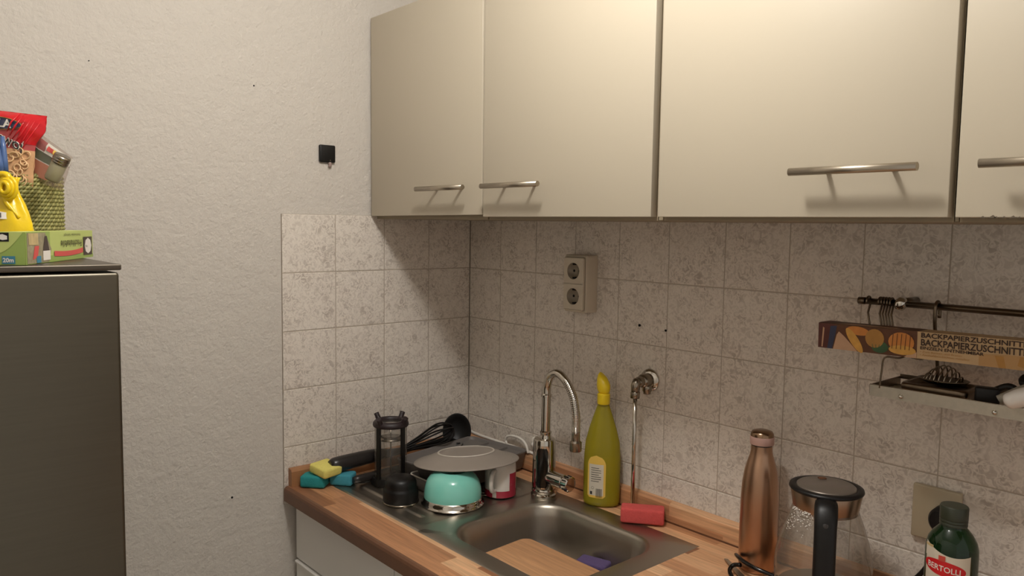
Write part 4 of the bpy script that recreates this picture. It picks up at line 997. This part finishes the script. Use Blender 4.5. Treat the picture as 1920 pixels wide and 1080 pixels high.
bt = lambda lift: (lambda x, y: bpt(x, Hb+lift, y))
pm = MB(); shape(pm, bt(.0004), [(0, 0), (PW, 0), (PW, Db), (0, Db)], 0); shape(pm, bt(.0008), [(.03, 0), (PW-.02, 0), (PW-.04, .014), (.05, .02)], 1); shape(pm, bt(.0008), [(0, 0), (.02, 0), (.02, Db), (0, Db)], 2)
pm.build('top_print', ['brown', 'beige', 'kdark'], bpn, fix=False)
pm = MB(); shape(pm, bfr, [(.262, 0), (Lb, 0), (Lb, .021), (.30, .021), (.262, .018)], 0); shape(pm, bf2, [(.290, 0), (.300, 0), (.296, .018), (.284, .018)], 1); shape(pm, bf2, [(.315, .006), (.335, 0), (.36, .0), (.35, .020), (.318, .020)], 1)
pm.build('amber_print', [mat('warm_buff_print', (190, 148, 96), .6), 'kraft2'], bpn, fix=False)
tx_ = MB(); add_text(tx_, 'BACKPAPIERZUSCHNITTE', .0150, lambda x, y: bf3(x+PW+.0055, y+.0225), bold=.022, sx=.875)
add_text(tx_, 'BACKPAPIERZUSCHNITTE', .0110, lambda x, y: bf3(x+PW+.0055, y+.0355), bold=.024, sx=1.19)
add_text(tx_, 'EINZELN ENTNEHMBAR', .0070, lambda x, y: bf3(x+PW+.005, y+.0160), bold=.02, sx=1.25)
tx_.build('lettering', 'inkb', bpn, fix=False)
tx_ = MB(); add_text(tx_, '\u2022 Zum Backen und Braten', .0045, lambda x, y: bf3(x+PW+.005, y+.0105), sx=1.35); add_text(tx_, '\u2022 Antihaftbeschichtet, reissfest', .0045, lambda x, y: bf3(x+PW+.005, y+.0055), sx=1.35)
tx_.build('small_print', 'kraft2', bpn, fix=False)

# ================================================================ FRIDGE
FX, FY0, FY1, FH = .620, -1.700, -1.1465, 1.529
fg = thing('fridge', 'dark brushed steel fridge standing against the white wall on the left', 'fridge', (FX/2, (FY0+FY1)/2, 0))
MB().box((.285, (FY0+FY1)/2, (FH-.02)/2+.005), (.54, FY1-FY0-.006, FH-.030), bevel=.004).build('cabinet_body', 'fridget', fg)
MB().box((FX/2, (FY0+FY1)/2, FH-.0045), (FX-.004, FY1-FY0+.003, .009), bevel=.002).build('top_cover', 'fridget', fg)
MB().box((FX-.030, (FY0+FY1)/2, .8655), (.058, FY1-FY0-.004, 1.303), bevel=.005).build('door', 'fridge', fg)
MB().box((FX-.030, (FY0+FY1)/2, .12), (.050, FY1-FY0-.02, .16), bevel=.004).build('kick_panel', 'fridget', fg)
MB().box((.30, (FY0+FY1)/2, .020), (.48, FY1-FY0-.04, .04)).build('plinth', 'black', fg)
MB().tube([(FX+.022, FY0+.04, .75), (FX+.022, FY0+.04, 1.15)], .008, 14).build('door_handle', 'nickel', fg)

# green film box
NB = V((.603, -1.266, FH+.0005)); e1 = V((-.868, .497, 0)).normalized(); n1_ = V((.497, .868, 0)).normalized(); zz = V((0, 0, 1))
BLn, BHt, BWd = .286, .0465, .0365
gbx = thing('film_box', 'green printed cardboard box of kitchen film lying on the fridge', 'box', NB)
def gp_(a, z, w_=0): return NB+e1*a+zz*z-n1_*w_
c_ = MB(); c_.add([gp_(a, z, w_) for z in (0, BHt) for a, w_ in ((0, 0), (BLn, 0), (BLn, BWd), (0, BWd))], [(0, 1, 2, 3), (4, 5, 6, 7), (0, 1, 5, 4), (1, 2, 6, 5), (2, 3, 7, 6), (3, 0, 4, 7)]); c_.build('carton', 'boxg', gbx)
lf = lambda lift: plane_fn(NB, e1, zz, n1_, lift)
p1, p2, p3 = lf(.0004), lf(.0008), lf(.0012)
pm = MB()
shape(pm, p1, [(0, 0), (BLn, 0), (BLn, .006), (.09, .010), (.09, BHt), (.0, BHt)], 0)                     # moss base
shape(pm, p2, [(.004, .001), (.084, .001), (.094, .020), (.070, .045), (.004, .045)], 1)             # photo area
shape(pm, p3, [(.010, .028), (.044, .027), (.042, .0445), (.008, .0445)], 2)                            # beige block
shape(pm, p3, [(.022, .006), (.030, .026), (.046, .026), (.040, .010)], 3)                             # red
shape(pm, p3, [(.036, .001), (.052, .001), (.052, .011), (.036, .011)], 4)                             # blue
shape(pm, p3, [(.060, .004), (.088, .004), (.088, .018), (.060, .018)], 5)                             # white tag
shape(pm, p3, [(.060, .018), (.084, .018), (.076, .040), (.068, .040)], 6)
arc = [(.105+t*.128, .0125-.004*math.sin(t*PI*.8)+.004*t) for t in [i/10 for i in range(11)]]
shape(pm, p2, [(.105, .016)]+[(x, y-.004) for x, y in arc]+[(x, y+.004) for x, y in arc[::-1]], 3)
shape(pm, p2, [(.236, .005), (.279, .005), (.279, .036), (.236, .036)], 7)
shape(pm, p3, [(x, y) for x, y in ellipse(.2575, .0205, .017, .0135, 0, 8)], 5)
pm.build('side_print', ['boxg2', 'boxpic', 'boxgold', 'boxred', 'boxblue', 'whiteink', 'boxdk', 'boxdk'], gbx, fix=False)
pm = MB(); # upside-down product word, two languages lines
add_text(pm, 'Frischhaltefolie', .0150, lambda x, y: p3(.228-x, .0315-y), bold=.012, sx=1.05)
add_text(pm, 'Verschweissbar  Gefriergut', .0055, lambda x, y: p3(.222-x, .0420-y), sx=1.25)
add_text(pm, 'Film', .006, lambda x, y: plane_fn(NB, e1, zz, n1_, .0016)(.243+x, .018+y), sx=1.2)
pm.build('lettering', mat('olive_ink', (70, 66, 36), .6), gbx, fix=False)
ef = lambda lift: plane_fn(NB, -n1_, zz, -e1, lift)      # end face, x runs away from the near corner
g1, g2, g3 = ef(.0004), ef(.0010), ef(.0014)
pm = MB(); flap = [(.002, BHt)]+[(.002+t*.0345, BHt-.030*math.sin(t*PI/2)) for t in [i/10 for i in range(11)]]+[(BWd, .013), (BWd, BHt)]
shape(pm, g2, flap, 0); shape(pm, g1, [(0, 0), (BWd, 0), (BWd, BHt), (0, BHt)], 1)
pm.build('end_flap', ['boxg', 'boxg2'], gbx, fix=False)
pm = MB(); shape(pm, g2, [(.013, .0015), (.030, .0015), (.030, .0125), (.013, .0125)], 0); pm.build('size_patch', ['boxblue'], gbx, fix=False)
pm = MB(); shape(pm, g3, [(.020, .033), (.034, .033), (.034, .0455), (.020, .0455)], 1)
shape(pm, ef(.0018), [(.022, .036), (.028, .035), (.034, .037), (.034, .042), (.028, .0435), (.022, .041)], 2)
pm.build('logo_print', ['boxblue', 'hole', 'whiteink'], gbx, fix=False)
pm = MB(); add_text(pm, '20m', .0085, lambda x, y: g3(.0288-x, .0040+y), bold=.03, sx=.95); pm.build('size_lettering', 'whiteink', gbx, fix=False)

# woven basket
kx_, ky_ = .196, -1.212
bk_ = thing('woven_basket', 'small woven green straw basket holding food bags on the fridge', 'basket', (kx_, ky_, FH))
MB().lathe([(0, .002), (.066, .002), (.0695, .010), (.0700, .140), (.066, .140), (.065, .008), (0, .008)], (kx_, ky_, FH), 40).build('liner', 'straw2', bk_)
RW = 20; braid = []
for rrow in range(RW):
    bb = MB(); zc_ = FH+.0055+rrow*.0072; NS = 40
    for sgn in (0, 1):
        path = [V((kx_+math.cos(2*PI*i/(NS*4))*(.0722+.0022*math.cos(2*PI*i/4+sgn*PI)), ky_+math.sin(2*PI*i/(NS*4))*(.0722+.0022*math.cos(2*PI*i/4+sgn*PI)), zc_+.0026*math.sin(2*PI*i/4+sgn*PI))) for i in range(NS*4)]
        bb.tube(path, .0027, 6, closed=True, mi=sgn)
    bb.build('straw_braid', ['straw', 'straw2'] if rrow % 2 else ['straw2', 'straw'], bk_)

rv = R.copy(); rv.z = 0; rv.normalize(); fv = V((-rv.y, rv.x, 0))   # rv: along the view's right, fv: away from the viewer
def at(px, py, d): return CAM+d*(Fw+R*((px-960)/1459.9)-U*((py-540)/1459.9))
def pillow(O, a, b, n, W_, H_, th, nu=24, nv=28, crimp=.12, wr=.0012, skew=None):
    """bag lying in plane a (width), b (height), n (towards viewer); returns surface fn and builder"""
    def f(u, v, s=1, lift=0):
        x = (u-.5)*W_; y = v*H_
        if skew: x, y = skew(u, v, x, y)
        e_ = max(0, 1-((u*2-1)**2)**1.5)*max(0, min(1, (1-v)/crimp if v > 1-crimp else v/crimp))**.5
        d_ = th*e_+wr*math.sin(u*37+v*9)*math.cos(v*31)
        return O+a*x+b*y+n*(s*d_+lift)
    return f
# red pasta bag
rbO = at(5, 345, 1.385); RW_, RH_ = .135, .128
bdir = V((0, 0, 1)); tl = (rv*.10+V((0, 0, 1))).normalized(); ta = (rv-tl*rv.dot(tl)).normalized()
rf = pillow(rbO, ta, tl, -fv, RW_, RH_, .018, wr=.0014, skew=lambda u, v, x, y: (x*(.80+.24*max(0, min(1, (v-.60)/.18))), y))
rb = thing('pasta_bag', 'red and clear bag of pasta rings standing in the woven basket', 'food bag', rbO)
def bag(name_mats, f, parent, top_idx):
    b_ = MB(); nu, nv = 24, 28
    for s in (1, -1):
        for band_i, (v0, v1) in enumerate(top_idx):
            b_.grid(lambda u, v, s=s, v0=v0, v1=v1: f(u, v0+(v1-v0)*v, s), nu, max(3, int(nv*(v1-v0))), mi=band_i, flip=(s < 0))
    return b_.build('wrapper', name_mats, parent, fix=False)
bag(['pastab', 'rband', 'rbag'], rf, rb, [(0, .50), (.50, .86), (.86, 1)])
sh_ = MB()   # red side sweep below the band
sh_.grid(lambda u, v: rf(.76+.24*u, .58+.30*v, 1, .0008), 8, 8); sh_.build('red_corner', 'rbag', rb, fix=False)
ov = MB(); ov.add([rf(.42+(math.cos(2*PI*i/28)*.34), .825+math.sin(2*PI*i/28)*.080, 1, .0026) for i in range(28)], [list(range(28))], 0)
ov.add([rf(.42+(math.cos(2*PI*i/28)*.352), .825+math.sin(2*PI*i/28)*.092, 1, .0018) for i in range(28)], [list(range(28))], 1)
ov.build('brand_oval', ['navy', 'gold'], rb, fix=False)
tt = MB(); add_text(tt, 'LA', .0195, lambda x, y: rf(.49+x/RW_, .775+y/RH_, 1, .0040), bold=.025); tt.build('lettering', 'whiteink', rb, fix=False)
tt = MB(); add_text(tt, 'swoj', .028, lambda x, y: rf(.51+(x*.95)/RW_, .575+y/RH_-2.0*max(0, x), 1, .0030), bold=.035, mi=1); add_text(tt, 'swoj', .028, lambda x, y: rf(.51+(x*.95)/RW_, .575+y/RH_-2.0*max(0, x), 1, .0040), bold=.0, mi=0); tt.build('script_lettering', ['ink', 'whiteink'], rb, fix=False)
rk = random.Random(5)
for i in range(26):
    u, v = .3+rk.random()*.62, .06+rk.random()*.42; c = rf(u, v, 1, .002); a1 = rk.uniform(0, PI); r_ = rk.uniform(.0055, .008)
    q1 = ta*math.cos(a1)+tl*math.sin(a1); q2 = (-ta*math.sin(a1)+tl*math.cos(a1))*rk.uniform(.5, .9)-fv*.2
    MB().tube([c+q1*math.cos(t)*r_+q2*math.sin(t)*r_ for t in [2*PI*k/14 for k in range(14)]], .0014, 6, closed=True).build('pasta_ring', 'pasta', rb)
pl_ = MB()
for k in range(6): pl_.tube([rf(.70+.05*k, .99-.02*k, 1, .002), rf(.66+.05*k, .86-.05*k, 1, .004), rf(.62+.045*k, .72-.05*k, 1, .002)], [.0006, .0016, .0006], 6)
pl_.build('foil_creases', 'rbag', rb)

# clear packet with nutrition strip, tilted
pkO = at(76, 343, 1.40); tl2 = (rv*.35+V((0, 0, 1))).normalized(); ta2 = (rv-tl2*rv.dot(tl2)).normalized()
pk = thing('clear_packet', 'clear plastic food packet with colour strip leaning right in the woven basket', 'food bag', pkO)
pf = pillow(pkO, ta2, tl2, -fv, .082, .088, .010, skew=lambda u, v, x, y: (x, y-.025*u*v))
b_ = MB()
for s in (1, -1): b_.grid(lambda u, v, s=s: pf(u, v, s), 16, 16, flip=(s < 0))
b_.build('film', 'film', pk, fix=False)
b_ = MB(); b_.grid(lambda u, v: pf(.02+u*.75, .50+v*.20, 1, -.003), 8, 4, mi=0); b_.grid(lambda u, v: pf(.05+u*.6, .12+v*.36, 1, -.003), 8, 4, mi=1); b_.grid(lambda u, v: pf(.05+u*.9, .72+v*.22, 1, -.003), 8, 4, mi=2)
b_.build('printed_insert', ['leafg', 'orangep', 'rband'], pk, fix=False)
b_ = MB()
b_.grid(lambda u, v: pf(.46+u*.54, .72+v*.24, 1, .0012), 6, 3, mi=0)
for k, mi in enumerate((1, 1, 2, 3, 3)): b_.grid(lambda u, v, k=k: pf(.50+(k+u)*.068, .80+v*.11, 1, .0022), 2, 2, mi=mi)
b_.add([pf(.90+math.cos(t)*.05, .83+math.sin(t)*.05, 1, .0025) for t in [2*PI*i/14 for i in range(14)]], [list(range(14))], 4)
b_.build('nutrition_strip', ['foil', 'boxred', 'ylabel', 'hgreen', 'hole'], pk, fix=False)

# spice jar
jc = at(108, 314, 1.345); ja = (rv*.50+V((0, 0, .86))-fv*.1).normalized(); JM = V((0, 0, 1)).rotation_difference(ja).to_matrix()
jr = thing('spice_jar', 'small glass jar with ribbed lid leaning out of the woven basket', 'jar', jc)
MB().lathe([(0.00000, -0.02460), (0.01148, -0.02460), (0.01271, -0.02132), (0.01271, 0.00656), (0.01107, 0.01066), (0.00000, 0.01148)], jc, 28, axis=JM).build('jar_glass', 'spice', jr)
MB().lathe([(0.01148, 0.00902), (0.01353, 0.00902), (0.01353, 0.01148), (0.01271, 0.01271), (0.01378, 0.01394), (0.01378, 0.01640), (0.01296, 0.01763), (0.01378, 0.01886), (0.01312, 0.02296), (0.00000, 0.02337)], jc, 28, axis=JM).build('lid', 'dchrome', jr)

# blue clip
bcl = thing('bag_clip', 'long blue plastic clip closing the yellow bag at the left edge', 'clip', at(6, 300, 1.27))
q0, q1 = at(4, 256, 1.27), at(9, 322, 1.27)
MB().tube([q0, q0.lerp(q1, .3), q0.lerp(q1, .7), q1], [.0028, .0048, .0056, .0056], 10).build('arm', 'blue', bcl)
q0, q1 = at(-8, 262, 1.26), at(1, 322, 1.26)
MB().tube([q0, q0.lerp(q1, .3), q0.lerp(q1, .7), q1], [.0028, .0048, .0056, .0056], 10).build('arm', 'blue', bcl)

# yellow bag: broad body, twisted neck folding to the right
yO = V((.434, -1.270, FH+.001)); yb_ = thing('yellow_bag', 'yellow foil food bag with folded knotted neck standing on the fridge', 'food bag', yO)
prof_y = [(r_*.75, z_, sx+.012*min(1, z_/.10)) for r_, z_, sx in [(0, .001, 0), (.050, .001, 0), (.058, .006, 0), (.0605, .025, 0), (.059, .042, 0), (.053, .058, .001), (.042, .073, .002), (.029, .089, .003), (.018, .102, .004), (.0140, .112, .004), (.0155, .122, .004), (.019, .129, .004)]]
rgs = []
for i, (r_, z_, sx) in enumerate(prof_y):
    ring = []
    for k in range(56):
        a = 2*PI*k/56; fold = 1+.10*math.sin(a*7+z_*40)*min(1, max(0, (z_-.045)/.04))+.012*math.sin(a*3+z_*60)
        ring.append(yO+rv*(math.cos(a)*r_*fold+sx)+fv*(math.sin(a)*r_*.58*fold)+V((0, 0, z_)))
    rgs.append(ring)
b_ = MB(); loft(b_, rgs, True, True); b_.build('wrapper', 'ybag', yb_)
kn = yO+rv*.011+V((0, 0, .116))-fv*.014
b_ = MB()
for k in range(3):
    r_ = .017-.0045*k
    b_.tube([kn+rv*(.010+math.cos(t)*r_*.75)+V((0, 0, math.sin(t)*r_-.004))-fv*(.004*k) for t in [2*PI*i/22 for i in range(22)]], .0036, 8, closed=True)
b_.tube(catmull([kn+rv*-.022+V((0, 0, .004)), kn+rv*-.004+V((0, 0, .016)), kn+rv*.012+V((0, 0, .012)), kn+rv*.004+V((0, 0, -.020)), kn+rv*.026+V((0, 0, -.050))], 6), [.003]+[.005]*16+[.004]*5+[.002]*3, 8)
b_.build('folded_neck', 'ybag', yb_)
def yf(x, y, lift=.0012):
    r_ = .0480+lift; a = -PI/2+.30+x/.044; r2 = r_*(1 if y < .044 else 1-(y-.044)*10)
    return yO+rv*(math.cos(a)*r2)+fv*(math.sin(a)*r2*.58-lift*.5)+V((0, 0, y))
b_ = MB(); b_.grid(lambda u, v: yf(-.034+u*.050, .064+.016*v*(1-.4*u), .0018), 10, 3); b_.build('white_patch', 'whiteink', yb_, fix=False)
b_ = MB(); add_text(b_, 'zoll', .010, lambda x, y: yf(-.010+x, .0665+y, .0030), bold=.03); b_.build('lettering', 'ink', yb_, fix=False)
